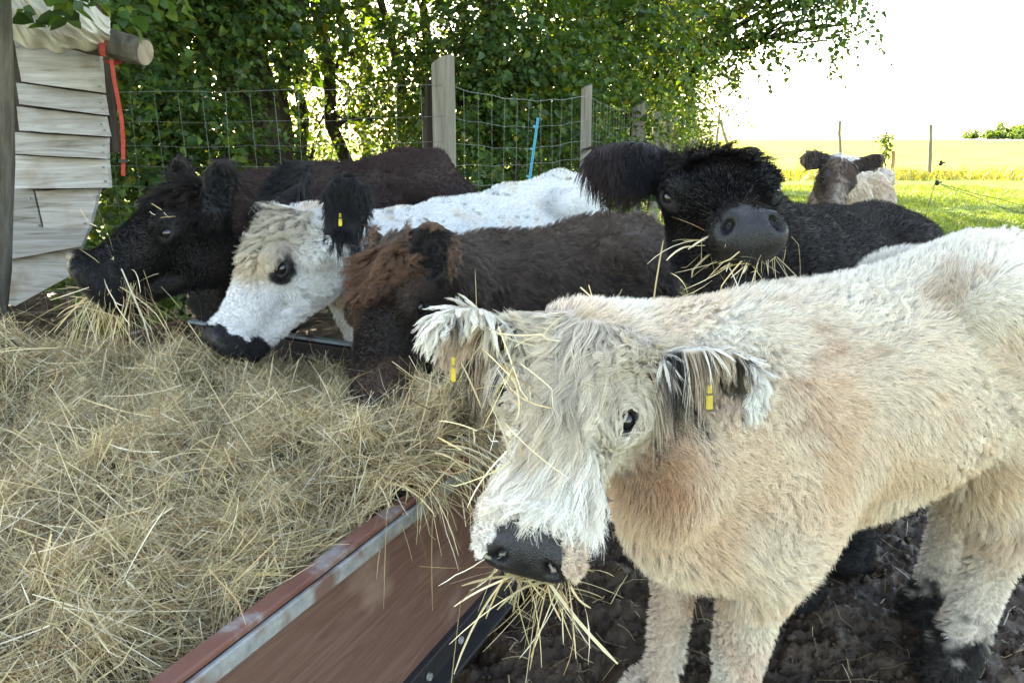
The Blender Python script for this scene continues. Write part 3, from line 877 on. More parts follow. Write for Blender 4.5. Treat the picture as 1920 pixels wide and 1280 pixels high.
HERD = {}
def herd():
    # cream cow at the near side of the trough
    poll, nose = at(1108, 580, 1.37), at(978, 1068, 1.09)
    HERD['front'] = build_cow('cow', 'shaggy cream cow in front chewing hay beside the brown board, facing the camera', GROUP, dict(
        poll=poll, nose=nose, up=CAM - (poll + nose) / 2 + np.array([-.12, 0, 0]), headw=1.17, muz=1.14, brow=1.2,
        ears=[dict(side=1, tip=at(1415, 706, 1.36), open=(.05, -.85, -.45), w=.34, root=(.17, .21, -.13), tag=True, tagp=at(1330, 742, 1.315), tags=.6),
              dict(side=-1, tip=at(812, 618, 1.36), open=(-.05, -.80, -.55), w=.34, root=(.15, -.21, -.13), tag=True, tagp=at(850, 690, 1.325), tags=.4)],
        withers=(.55, 1.66, 1.035), hip=(1.11, 1.875, 1.165), width=.47, neck=1.08, lockvar=.2,
        extra=[(at(1310, 880, 1.52), (.14, .14, .20)), (at(1260, 960, 1.47), (.09, .09, .12)), (at(1252, 890, 1.38), (.07, .08, .13))], leg=(.82, .92), swirl=.45, eyeout=(.38, .50, .78), eyey=.185, eyez=-.072, nost=(.968, .082, -.075, .75), padx=.835, eyebare=.057, eyecap=.80,
        feet=[gnd(1372, 1335), gnd(1245, 1300), gnd(1788, 1248), gnd(1738, 1150)],
        h=.008, hairs=250000, hsegs=9, clumpn=18), paint_front, 11)
    # black cow whose chin lies on the cream cow
    poll, nose = at(1326, 276, 2.16), at(1416, 372, 1.60)
    HERD['rest'] = build_cow('cow', 'black cow resting its chin on the cream cow, hay in its mouth', GROUP, dict(
        poll=poll, nose=nose, up=(-.10, -.30, 1.0), fur='dark_fur', headw=1.12, chin=.11, muz=.92, muzv=.74, headz=1.12, nost=(.985, .105, -.085, .35),
        ears=[dict(side=-1, tip=at(1108, 305, 2.10), open=(0, .75, -.55), w=.42, root=(.08, -.20, -.10)),
              dict(side=1, tip=poll + np.array([.16, .24, -.06]), open=(.3, -.5, -.3), w=.3)],
        withers=at(1490, 398, 2.52), hip=at(1640, 380, 3.0), width=.5, neck=1.0,
        feet=[gnd(1600, 1052), gnd(1502, 1122), (1.62, 2.92, 0), (1.28, 3.22, 0)],
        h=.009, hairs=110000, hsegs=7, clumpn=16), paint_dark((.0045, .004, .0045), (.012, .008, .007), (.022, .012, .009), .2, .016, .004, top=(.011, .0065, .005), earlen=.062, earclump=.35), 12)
    # brown calf, muzzle in the hay
    poll, nose = at(708, 452, 2.42), at(668, 782, 2.16)
    HERD['calf'] = build_cow('cow', 'brown curly young cow with its muzzle down in the hay', GROUP, dict(
        poll=poll, nose=nose, up=(-.62, -.72, .25), headw=1.28, muz=1.3, headz=1.15,
        ears=[dict(side=1, tip=at(812, 415, 2.40), rootp=at(800, 548, 2.34), open=(-.15, -.9, -.1), w=.34, root=(.22, .20, -.20)),
              dict(side=-1, tip=at(700, 432, 2.62), open=(-.6, .2, .1), w=.32)],
        withers=at(905, 452, 2.98), hip=at(1145, 398, 3.22), width=.48,
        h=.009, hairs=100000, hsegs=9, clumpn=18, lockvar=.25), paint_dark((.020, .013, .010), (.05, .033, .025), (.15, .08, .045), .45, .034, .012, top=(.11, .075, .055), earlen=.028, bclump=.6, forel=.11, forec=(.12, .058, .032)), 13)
    # white cow with black ears and muzzle
    poll, nose = at(532, 380, 2.72), at(366, 638, 2.48)
    HERD['white'] = build_cow('cow', 'white cow with black ears and black muzzle over the trough', GROUP, dict(
        poll=poll, nose=nose, up=(-.80, -.62, .45), headw=1.0, muz=1.1, headz=1.12,
        ears=[dict(side=1, tip=at(640, 336, 2.66), rootp=at(645, 462, 2.66), open=(.1, -.9, .1), w=.34, root=(.20, .20, -.22), tag=True, tagx=.42, tagw=.1, tags=.55),
              dict(side=-1, tip=at(545, 300, 3.0), open=(-.3, -.9, .1), w=.36, root=(.02, -.15, -.08))],
        withers=at(765, 405, 3.32), hip=at(1035, 322, 4.15), width=.46,
        h=.010, hairs=120000, hsegs=9, clumpn=18), paint_white, 14)
    # black cow on the left
    poll, nose = at(362, 318, 2.80), at(114, 500, 2.60)
    HERD['black'] = build_cow('cow', 'black cow in profile at far left with hay hanging from its mouth', GROUP, dict(
        poll=poll, nose=nose, up=(-.50, -.35, .80), headw=1.12, muz=1.36, muzv=1.65, headz=1.4,
        ears=[dict(side=1, tip=at(428, 310, 2.78), rootp=at(398, 408, 2.70), open=(.3, -.2, .1), w=.36, root=(.16, .2, -.22)),
              dict(side=-1, tip=poll + np.array([-.14, .18, .02]), open=(-.4, -.3, .1), w=.34)],
        withers=at(480, 330, 3.62), hip=at(755, 275, 4.12), width=.46,
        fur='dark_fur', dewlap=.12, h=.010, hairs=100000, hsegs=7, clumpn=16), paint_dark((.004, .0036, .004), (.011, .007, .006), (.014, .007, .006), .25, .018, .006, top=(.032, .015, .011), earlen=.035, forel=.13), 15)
    # cow out on the grass
    poll, nose = at(1583, 292, 5.15), at(1572, 392, 4.82)
    HERD['far'] = build_cow('cow', 'brown and cream cow on the grass looking at the camera', GROUP, dict(
        poll=poll, nose=nose, up=(0, -.9, .5), headw=1.0,
        ears=[dict(side=1, tip=at(1657, 296, 5.1), open=(.1, -1, -.1), w=.30, t=.034),
              dict(side=-1, tip=at(1503, 298, 5.1), open=(-.1, -1, -.1), w=.30, t=.034)],
        withers=at(1603, 300, 5.75), hip=at(1612, 302, 6.6), width=.54,
        h=.011, lump=.001, hairs=30000, hsegs=6, clumpn=10), paint_far, 16)
herd()
# ------------------------------------------------------------------ feed trough and hay
TU = np.array([.434, .901, 0.]); TV = np.array([-.901, .434, 0.]); TFR = np.array([.21, 2.60, 0.]); TW, TL, RIM = 1.90, 3.3, .578
def tp(a, b, z=0.0):
    """a metres from the far side towards the camera, b metres from the right side to the left"""
    return TFR - TU * a + TV * b + UP * z

def hay_h(a, b):
    z = .44 + .12 * smooth(.10, .75, a)
    z = z + .07 * np.exp(-((a - 1.15) / .5) ** 2 - ((b - .55) / .45) ** 2)
    z = z + .09 * np.exp(-((a - .60) / .30) ** 2 - ((b - 1.20) / .25) ** 2)
    z = z + .20 * np.exp(-((a - 1.05) / .30) ** 2 - ((b - 1.60) / .22) ** 2)
    z = z + .14 * np.exp(-((a - .75) / .30) ** 2 - ((b - .05) / .22) ** 2)
    z = z - .06 * np.exp(-((b - .0) / .10) ** 2) * smooth(1.0, 1.3, a)
    z = z + .05 * np.exp(-((a - 2.0) / .5) ** 2 - ((b - .8) / .6) ** 2)
    return z
nh = Noise(21, .30, dim=2); nh2 = Noise(22, .09, dim=2)
def hay_z(a, b):
    q = np.stack([a, b], -1).reshape(-1, 2)
    return hay_h(a, b) + (.024 * nh(q) + .016 * nh2(q)).reshape(a.shape)

STRAW = np.array([(.60, .47, .26), (.52, .40, .21), (.70, .58, .37), (.34, .26, .13), (.44, .38, .19), (.24, .15, .08), (.74, .66, .50), (.50, .34, .17)])
def straw_cols(r, N):
    c = STRAW[r.choice(len(STRAW), N, p=[.2, .18, .16, .12, .12, .06, .08, .08])]
    return c * r.uniform(.55, 1.25, (N, 1))

def straw_paths(r, P0, d, ln, m=5, bend=.35, droop=0.0, kink=.5):
    N = len(P0); p = P0.copy(); path = [p]; seg = ln / (m - 1)
    b = nrm(np.cross(d, r.normal(size=d.shape))) * (r.normal(size=N) * bend / (m - 1))[:, None]
    ks = r.integers(1, m, N); kv = r.normal(size=d.shape) * kink * (r.random(N) < .45)[:, None]
    for i in range(1, m):
        d = nrm(d + b + kv * (ks == i)[:, None] - UP * droop / (m - 1))
        p = p + d * seg[:, None]; path.append(p)
    return np.stack(path, 1)

def trough():
    wood = noise_mat('trough_wood', [(.25, (.085, .042, .032)), (.5, (.125, .066, .050)), (.75, (.165, .100, .080))], scale=(1, 1, 1), nscale=7, detail=8, rough=.5, bump=.2, dist=1.6, spec=.4, second=(4.5, .55, .72, (.25, .165, .13)))
    # stretch grain along the board in world space
    mp = [x for x in wood.node_tree.nodes if x.type == 'MAPPING'][0]
    mp.vector_type = 'TEXTURE'; mp.inputs['Rotation'].default_value = (0, 0, math.atan2(TU[1], TU[0])); mp.inputs['Scale'].default_value = (1.9, .3, .16)
    rust = noise_mat('worn_paint', [(.36, (.13, .048, .034)), (.52, (.16, .070, .052)), (.60, (.22, .19, .18)), (.72, (.30, .31, .31))], nscale=7, detail=9, rough=.55, bump=.2, spec=.4)
    steel = noise_mat('galvanised', [(.3, (.17, .175, .175)), (.6, (.28, .285, .28)), (.8, (.36, .37, .36))], nscale=30, detail=8, rough=.55, bump=.25, spec=.4, second=(11, .50, .64, (.15, .085, .065)))
    teal = noise_mat('faded_teal_paint', [(.35, (.10, .05, .035)), (.5, (.16, .20, .21)), (.75, (.24, .30, .32))], nscale=9, rough=.5, bump=.15)
    black = plain('black_steel', (.018, .018, .02), .45)
    base = tp(1.0, .9)
    t = empty('feed_trough', base, 'long brown wooden hay trough with worn grey metal rim', 'trough')
    L = lambda p: p - base
    th = .016
    def wall(name, p0, p1, z0, z1, nrm_, mat):
        mb = MB(); c = (p0 + p1) / 2 + UP * (z0 + z1) / 2; mb.box(L(c), (p1 - p0) / 2, nrm_ * th, UP * (z1 - z0) / 2); return mb.build(name, mat, t, bevel=.003)
    wall('side_board', tp(-.0, 0), tp(TL, 0), .10, RIM - .022, TV, wood)
    wall('side_board', tp(0, TW), tp(TL, TW), .10, RIM - .022, TV, wood)
    inner = noise_mat('shade_dark_wood', [(.3, (.012, .009, .008)), (.7, (.035, .024, .020))], nscale=9, rough=.6, bump=.2)  # far board darkened: shade inside the trough put into its colour
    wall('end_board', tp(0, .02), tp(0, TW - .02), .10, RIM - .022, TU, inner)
    wall('end_board', tp(TL, .02), tp(TL, TW - .02), .10, RIM - .022, TU, wood)
    wall('floor_board', tp(TL / 2, .03, .0), tp(TL / 2, TW - .03, .0), .12, .14, TU * 100, wood).scale = (1, 1, 1)
    bpy.data.objects.remove([o for o in t.children if o.name.startswith('floor_board')][0])
    mb = MB(); mb.box(L(tp(TL / 2, TW / 2, .12)), TU * (TL / 2 - .02), TV * (TW / 2 - .02), UP * .01); mb.build('floor_board', wood, t)
    # rims: painted cap on top, bare strip on the outer face
    def rim(p0, p1, out, mcap, mstrip):
        mb = MB(); c = (p0 + p1) / 2; mb.box(L(c + out * .006 + UP * (RIM - .008)), (p1 - p0) / 2, out * .019, UP * .007); mb.build('rim_cap', mcap, t, bevel=.004)
        mb = MB(); mb.box(L(c + out * .026 + UP * (RIM - .036)), (p1 - p0) / 2, out * .006, UP * .018); mb.build('rim_strip', mstrip, t, bevel=.003)
    rim(tp(0, 0), tp(TL, 0), -TV, rust, steel)
    rim(tp(0, TW), tp(TL, TW), TV, rust, teal)
    rim(tp(0, .03), tp(0, TW - .03), TU, teal, teal)
    mb = MB(); mb.box(L(tp(TL / 2, -.022, .085)), TU * TL / 2, TV * .014, UP * .035); mb.box(L(tp(TL / 2, -.05, .054)), TU * TL / 2, TV * .03, UP * .005)
    rail = mb.build('base_rail', black, t, bevel=.003)
    for a in np.arange(.25, 2.4, .16):
        mb = MB(); c = L(tp(a, -.04, .09)); mb.tube([c, c - TV * .008], .010, 6); mb.build('bolt', steel, rail)
    for a in (.03, 1.2, 2.4):
        for b in (.03, TW - .03):
            mb = MB(); mb.box(L(tp(a, b, .05)), TU * .03, TV * .025, UP * .05); mb.build('foot', black, t)

    # hay heap
    r = np.random.default_rng(5)
    na, nb_ = 90, 60
    A, B = np.meshgrid(np.linspace(.03, TL - .05, na), np.linspace(.025, TW - .025, nb_), indexing='ij')
    Z = hay_z(A, B) - .03
    V = tp(0, 0)[None, None] - TU * A[..., None] + TV * B[..., None] + UP * Z[..., None]
    i = np.arange(na - 1)[:, None] * nb_ + np.arange(nb_ - 1)[None]
    F = np.stack([i, i + nb_, i + nb_ + 1, i + 1], -1).reshape(-1, 4)
    hb = noise_mat('hay_mass', [(.3, (.025, .019, .010)), (.5, (.07, .055, .028)), (.7, (.14, .11, .06))], nscale=60, detail=8, rough=.9, bump=1.0, bdist=.02)  # darkened to stand in for shade in the gaps between straws
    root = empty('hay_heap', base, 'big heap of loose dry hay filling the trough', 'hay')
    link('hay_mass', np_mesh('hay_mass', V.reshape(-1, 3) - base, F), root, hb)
    N = 190000
    a = r.uniform(.02, 2.75, N); b = r.uniform(.0, TW, N)
    keep = r.random(N) < np.clip(.45 + .35 * a, 0, 1); a, b = a[keep], b[keep]; N = len(a)
    z = hay_z(a, b) + r.normal(size=N) * .012 - .004
    P0 = tp(0, 0)[None] - TU * a[:, None] + TV * b[:, None] + UP * z[:, None]
    az = r.uniform(0, 6.28, N) ; az = np.where(r.random(N) < .5, .25 + r.normal(size=N) * .5, az)
    el = r.normal(size=N) * .22
    e = .02
    sa = (hay_z(a + e, b) - hay_z(a - e, b)) / (2 * e); sb = (hay_z(a, b + e) - hay_z(a, b - e)) / (2 * e)
    d = np.stack([np.cos(az), np.sin(az), np.zeros(N)], 1)
    slope = -(d @ TU) * sa + (d @ TV) * sb
    d[:, 2] = slope + el; d = nrm(d)
    ln = r.gamma(3, .036, N).clip(.025, .34)
    path = straw_paths(r, P0 - d * ln[:, None] * .5, d, ln, 5, .5, 0, .5)
    # nothing sinks through the rim walls: keep the straw inside or above the rim
    q = path - tp(0, 0); bb = q @ TV; aa = -(q @ TU)
    out = (bb < .012) | (bb > TW - .012) | (aa < .012)
    low = path[..., 2] < RIM + .006
    far_ = (bb < -.05) | (bb > TW + .05) | (aa < -.05)
    ok = ~(far_.any(1)) & ~((out & low).any(1)); path = path[ok]; N = len(path)
    W = (r.gamma(3, .00021, N).clip(.0003, .0017))[:, None] * np.ones((1, 5)); W[:, -1] *= .4
    o = ribbons('loose_hay', path - base, W, straw_cols(r, N), M['straw'], root, face=UP[None, None] + r.normal(size=(N, 1, 3)) * .6); o['kind'] = 'stuff'
    # straws that stick up or spill over the near board
    N = 650
    a = r.uniform(.35, 1.10, N); b = r.uniform(-.02, .10, N)
    P0 = tp(0, 0)[None] - TU * a[:, None] + TV * b[:, None] + UP * (RIM + .02 + .05 * r.random(N))[:, None]
    d = nrm(-TV[None] * r.uniform(.3, 1.2, (N, 1)) - TU[None] * r.normal(size=(N, 1)) * .8 + UP * (r.normal(size=(N, 1)) * .35))
    ln = r.uniform(.08, .26, N) * (1 + .6 * (r.random(N) < .15))
    path = straw_paths(r, P0, d, ln, 7, .6, 1.1, .6)
    W = (r.gamma(3, .00030, N).clip(.0004, .002))[:, None] * np.ones((1, 7)); W[:, -1] *= .4
    o = ribbons('spilled_hay', path - base, W, straw_cols(r, N) * 1.15, M['straw'], root); o['kind'] = 'stuff'
    N = 700
    a = r.uniform(.1, 2.4, N); b = r.uniform(.1, TW - .05, N)
    P0 = tp(0, 0)[None] - TU * a[:, None] + TV * b[:, None] + UP * hay_z(a, b)[:, None]
    d = nrm(r.normal(size=(N, 3)) * [.8, .8, .25] + UP * .35)
    path = straw_paths(r, P0, d, r.uniform(.06, .20, N), 6, .9, .8, .8)
    W = (r.gamma(3, .0004, N).clip(.0005, .0025))[:, None] * np.ones((1, 6)); W[:, -1] *= .4
    o = ribbons('upright_hay', path - base, W, straw_cols(r, N) * 1.15, M['straw'], root); o['kind'] = 'stuff'
trough()

def wisp(label, pts, N, ln, dirs, seed, spread=.02, droop=1.2, width=.0012, bend=.7):
    """a mouthful of hay: straws start round the points and leave along dirs"""
    r = np.random.default_rng(seed)
    pts = np.asarray(pts, float); dirs = np.asarray(dirs, float)
    i = r.integers(0, len(pts), N)
    P0 = pts[i] + r.normal(size=(N, 3)) * spread
    d = nrm(dirs[i] + r.normal(size=(N, 3)) * .55)
    path = straw_paths(r, P0, d, ln[0] + (ln[1] - ln[0]) * r.random(N) ** 1.7, 7, bend, droop, .9)
    path[..., 2] = np.maximum(path[..., 2], .012)
    W = (r.gamma(4, width / 4, N).clip(.0005, .003))[:, None] * np.ones((1, 7)); W[:, -1] *= .4
    base = pts.mean(0)
    o = ribbons('hay_wisp', path - base, W, straw_cols(r, N) * 1.2, M['straw'])
    o.location = base
    return setp(o, label, 'hay', 'mouthfuls of hay', 'stuff')

def wisps():
    C = HERD['front']; hp = lambda x, y, z: C.poll + C.L * (x * C.R[0] + y * C.R[1] + z * C.R[2])
    wisp('wisp of hay hanging from the mouth of the cream cow', [hp(.98, y, -.225) for y in np.linspace(-.10, .16, 8)], 80, (.05, .24),
         [np.array([(y - .02) * 1.5 - .15, -.25, -.75]) for y in np.linspace(-.10, .16, 8)], 31, .012, .35, .0010, .5)
    C = HERD['rest']; hp = lambda x, y, z: C.poll + C.L * (x * C.R[0] + y * C.R[1] + z * C.R[2])
    wisp('wisp of hay in the mouth of the black cow resting its chin', [hp(.96 - .12 * abs(y) / .12, y, -.225) for y in np.linspace(-.14, .12, 8)], 60, (.05, .18),
         [np.array([-.9 if y < .03 else .15, -.4, -.30 if y < .03 else -.8]) for y in np.linspace(-.14, .12, 8)], 32, .014, .5, .0011, .5)
    C = HERD['black']; hp = lambda x, y, z: C.poll + C.L * (x * C.R[0] + y * C.R[1] + z * C.R[2])
    wisp('thick wisp of hay dangling from the black cow at far left', [hp(x, .09, -.25) for x in np.linspace(.70, .98, 8)], 300, (.08, .34),
         [np.array([-.05, -.25, -.8]) for _ in range(8)], 33, .022, .5, .0011, .6)
    C = HERD['white']; hp = lambda x, y, z: C.poll + C.L * (x * C.R[0] + y * C.R[1] + z * C.R[2])
    wisp('few straws at the black muzzle of the white cow', [hp(.96, y, -.25) for y in (-.05, .05, .1)], 40, (.08, .22), [np.array([.2, -.3, -.5])] * 3, 34, .015, .8, .0014)
wisps()
def loose_wisps():
    wisp('tangle of hay caught beside the right ear of the cream cow', [at(x, y, 1.20) for x, y in ((925, 640), (945, 700), (960, 740), (930, 790), (900, 840))], 70, (.03, .16), [np.array([.15, -.1, -.6])] * 5, 35, .02, .3, .0009, .9)
    wisp('few loose straws lying on the neck of the cream cow', [at(x, y, 1.50) for x, y in ((1090, 560), (1180, 570), (1260, 560), (1230, 590), (1330, 585))], 26, (.05, .20), [np.array([.6, -.3, .05]), np.array([-.7, -.3, 0.]), np.array([.5, -.2, -.1]), np.array([-.5, -.3, .1]), np.array([.5, -.3, -.2])], 36, .02, .25, .0010, .6)
    wisp('bits of straw stuck on the face of the black cow at left', [at(x, y, 2.40) for x, y in ((285, 380), (290, 400), (180, 410), (205, 480))], 9, (.03, .07), [np.array([.7, -.2, -.2])] * 4, 37, .015, .1, .0012, .9)
    wisp('tall seed stalks standing up from the hay by the board', [tp(.62, .12, .62), tp(.75, .06, .62), tp(.9, .1, .6)], 16, (.10, .24), [np.array([.2, -.1, .9])] * 3, 38, .03, .5, .0013, .4)
loose_wisps()
# ------------------------------------------------------------------ ground
def ground_mats():
    m = noise_mat('mud', [(.30, (.018, .010, .005)), (.5, (.044, .026, .013)), (.72, (.095, .060, .034))], nscale=11, detail=14, rough=.6, bump=.9, bscale=45, bdist=.012, spec=.4, coord='Object')
    g = noise_mat('pasture', [(.3, (.045, .085, .016)), (.5, (.085, .135, .022)), (.72, (.14, .175, .035))], nscale=.9, detail=12, rough=.9, bump=.8, bscale=9, bdist=.05, spec=.1)
    return m, g
M['mud'], M['grass'] = ground_mats()
_ma, _mb, _mc, _md = Noise(42, .17, dim=2), Noise(43, .055, dim=2), Noise(44, .6, dim=2), Noise(48, .024, dim=2)
def mud_z(q):
    return .008 + .010 * _ma(q) - .010 * np.abs(_mb(q)) + .010 * _mc(q) - .0045 * np.abs(_md(q))

def grounds():
    # pasture out to the horizon
    n = 60
    xs = np.concatenate([-np.geomspace(400, 6, 20), np.linspace(-5, 30, 30), np.geomspace(32, 400, 20)]); ys = np.concatenate([[-12, -6, -2], np.linspace(0, 40, 50), np.geomspace(42, 300, 24)])
    X, Y = np.meshgrid(xs, ys, indexing='ij')
    q = np.stack([X.ravel(), Y.ravel()], 1)
    Z = -.03 + .02 * Noise(41, 3.0, dim=2)(q)
    Z -= 1.2 * smooth(120, 300, q[:, 1])
    Z -= .22 * ((q[:, 0] < 3.2) & (q[:, 0] > -7.7) & (q[:, 1] < 6.9) & (q[:, 1] > .5))
    i = np.arange(len(xs) - 1)[:, None] * len(ys) + np.arange(len(ys) - 1)[None]
    F = np.stack([i, i + len(ys), i + len(ys) + 1, i + 1], -1).reshape(-1, 4)
    o = link('ground', np_mesh('ground', np.stack([X.ravel(), Y.ravel(), Z], 1), F), None, M['grass']); o['kind'] = 'structure'
    # trampled mud round the trough
    xs = np.concatenate([np.linspace(-8, -.4, 110), np.linspace(-.36, 2.6, 260), np.linspace(2.65, 4.2, 30)]); ys = np.concatenate([np.linspace(.3, .95, 12), np.linspace(1., 3.0, 190), np.linspace(3.05, 8.2, 90)])
    X, Y = np.meshgrid(xs, ys, indexing='ij'); q = np.stack([X.ravel(), Y.ravel()], 1)
    a, b, c = Noise(42, .16, dim=2)(q), Noise(43, .05, dim=2)(q), Noise(44, .6, dim=2)(q)
    Z = mud_z(q)
    ed = np.maximum(q[:, 0] - 3.55, q[:, 1] - 7.3)
    Z -= .12 * smooth(-.2, .6, ed + .25 * c)
    Z += .45 * np.exp(-((q[:, 0] + 2.45) / .55) ** 2 - ((q[:, 1] - 3.75) / .4) ** 2)
    i = np.arange(len(xs) - 1)[:, None] * len(ys) + np.arange(len(ys) - 1)[None]
    F = np.stack([i, i + len(ys), i + len(ys) + 1, i + 1], -1).reshape(-1, 4)
    o = link('mud', np_mesh('mud', np.stack([X.ravel(), Y.ravel(), Z], 1), F), None, M['mud']); o['kind'] = 'structure'
    r = np.random.default_rng(46)
    # crumbs of mud
    base_v, base_f = uvsphere(6, 4); base_f = np.array(base_f)
    K = 9000; cx, cy = r.uniform(-.3, 2.6, K), r.uniform(1.0, 3.6, K); sz = r.gamma(1.6, .0032, K).clip(.002, .016)
    Vc = base_v[None] * sz[:, None, None] * r.uniform(.5, 1.2, (K, 1, 3)) * r.uniform(.75, 1.25, (K, len(base_v), 1))
    Vc += np.stack([cx, cy, mud_z(np.stack([cx, cy], 1)) + .2 * sz], 1)[:, None]
    Fc = (np.arange(K)[:, None, None] * len(base_v) + base_f[None]).reshape(-1, 4)
    o = link('mud_crumbs', np_mesh('mud_crumbs', Vc.reshape(-1, 3), Fc, False), None, M['mud']); setp(o, 'loose crumbs and clods lying on the trodden mud', 'mud', None, 'stuff')
    N = 900
    P0 = np.stack([r.uniform(-.2, 2.2, N), r.uniform(1.1, 3.2, N), r.uniform(.02, .04, N)], 1)
    d = nrm(r.normal(size=(N, 3)) * [1, 1, .12])
    path = straw_paths(r, P0, d, r.gamma(3, .03, N).clip(.03, .25), 4, .5, 0, .4)
    path[..., 2] = mud_z(path[..., :2].reshape(-1, 2)).reshape(path.shape[:2]) + .006 + .01 * r.random(path.shape[:2])
    W = (r.gamma(3, .0004, N).clip(.0005, .002))[:, None] * np.ones((1, 4))
    o = ribbons('straw_litter', path, W, straw_cols(r, N) * .8, M['straw'], face=np.array([[[0, 0, 1.]]])); setp(o, 'scattered straw trodden into the dark mud', 'straw', None, 'stuff')
grounds()
# ------------------------------------------------------------------ wood edge, fence, shed, far field
M['leaf'] = mat_leaf('leaf', .42)
M['bark'] = noise_mat('bark', [(.3, (.018, .014, .010)), (.55, (.050, .040, .030)), (.8, (.10, .085, .065))], scale=(1, 1, .18), nscale=14, detail=10, rough=.9, bump=1.0, bdist=.04, spec=.1)
M['grey_bark'] = noise_mat('grey_bark', [(.3, (.05, .043, .033)), (.55, (.13, .115, .09)), (.8, (.24, .215, .17))], scale=(1, 1, .15), nscale=12, detail=10, rough=.9, bump=1.0, bdist=.03, spec=.1)
M['post'] = noise_mat('weathered_post', [(.3, (.10, .088, .070)), (.55, (.19, .17, .135)), (.8, (.30, .27, .22))], scale=(1, 1, .07), nscale=26, detail=10, rough=.85, bump=.8, bdist=.012, spec=.15)
M['board'] = noise_mat('weathered_board', [(.25, (.10, .083, .066)), (.40, (.26, .235, .20)), (.6, (.37, .345, .31)), (.8, (.48, .455, .42))], scale=(.30, 1, 4.0), nscale=8, detail=12, rough=.85, bump=.6, bdist=.006, spec=.15, dist=1.2, second=(3.2, .54, .72, (.20, .145, .09)))
_n = M['board'].node_tree.nodes; _l = M['board'].node_tree.links
_oi = _n.new('ShaderNodeObjectInfo'); _hs = _n.new('ShaderNodeHueSaturation'); _mr = _n.new('ShaderNodeMapRange')
_mr.inputs['To Min'].default_value = .72; _mr.inputs['To Max'].default_value = 1.15
_src = _n['Principled BSDF'].inputs['Base Color'].links[0].from_socket
_l.new(_oi.outputs['Random'], _mr.inputs['Value']); _l.new(_mr.outputs[0], _hs.inputs['Value']); _l.new(_src, _hs.inputs['Color']); _l.new(_hs.outputs[0], _n['Principled BSDF'].inputs['Base Color'])
M['wire'] = plain('wire', (.22, .23, .22), .5, .5, .3)

LEAFC = np.array([(.034, .075, .022), (.045, .092, .024), (.060, .105, .022), (.030, .062, .026), (.085, .12, .020), (.050, .085, .034)])
def leaves(r, P, D, size, up=.8, cols=LEAFC, yellow=0.0):
    """leaf blades: P base points, D growth direction, six corners folded on the midrib"""
    N = len(P)
    D = nrm(D + r.normal(size=D.shape) * .35)
    nn = nrm(np.tile(UP * up, (N, 1)) + r.normal(size=(N, 3)) * .55)
    S = nrm(np.cross(D, nn)); nn = np.cross(S, D)
    s = size * r.uniform(.6, 1.25, N)
    w = r.uniform(.34, .46, N) * s
    f = r.uniform(.05, .22, N) * s
    dr = r.uniform(.0, .30, N) * s
    q = lambda a, b, c: P + D * (a * s)[:, None] + S * (b * w)[:, None] + nn * (c)[:, None]
    V = np.stack([q(0, 0, 0 * s), q(.30, -1, f), q(.72, -.62, f * .6 - dr * .5), q(1, 0, -dr), q(.72, .62, f * .6 - dr * .5), q(.30, 1, f), q(.5, 0, -.02 * s)], 1)
    T = np.array([(0, 1, 6), (1, 2, 6), (2, 3, 6), (3, 4, 6), (4, 5, 6), (5, 0, 6)])
    F = (np.arange(N)[:, None, None] * 7 + T[None]).reshape(-1, 3)
    c = cols[r.integers(0, len(cols), N)] * r.uniform(.8, 1.5, (N, 1))
    if yellow: c = np.where((r.random(N) < yellow)[:, None], np.array([(.16, .15, .02)]) * r.uniform(.7, 1.1, (N, 1)), c)
    return V.reshape(-1, 3), F, np.repeat(c, 7, 0)

def blob_leaves(r, blobs, gap=None):
    Vs, Fs, Cs, k = [], [], [], 0
    for (c, rad, n, size, per, tw) in blobs:
        nt = max(1, n // per)
        u = nrm(r.normal(size=(nt, 3))) * (r.random((nt, 1)) ** .45)
        st = np.asarray(c) + u * rad
        if gap is not None: st = st[gap(st)]; nt = len(st)
        if nt == 0: continue
        td = nrm(u[:nt] * [1, 1, .5] + r.normal(size=(nt, 3)) * .6 - UP * .35)
        t = np.tile((np.arange(per) + .5) / per, nt) * tw
        base = np.repeat(st, per, 0); dd = np.repeat(td, per, 0)
        P = base + dd * t[:, None] - UP * (.35 * t ** 2)[:, None] + r.normal(size=(nt * per, 3)) * size * .28
        sd = nrm(np.cross(dd, UP)); alt = np.tile(np.where(np.arange(per) % 2 == 0, 1., -1.), nt)
        D = dd * .5 + sd * alt[:, None] * .9 - UP * .25
        P[:, 2] = np.maximum(P[:, 2], .03)
        V, F, C_ = leaves(r, P, D, np.full(len(P), size), .8, yellow=.02)
        Vs.append(V); Fs.append(F + k); Cs.append(C_); k += len(V)
    return np.concatenate(Vs), np.concatenate(Fs), np.concatenate(Cs)

def stem_path(r, a, b, n=7, wob=.05):
    t = np.linspace(0, 1, n)[:, None]; p = np.asarray(a) * (1 - t) + np.asarray(b) * t
    j = r.normal(size=(n, 3)) * wob; j[0] = 0; j[-1] *= .3
    return p + j

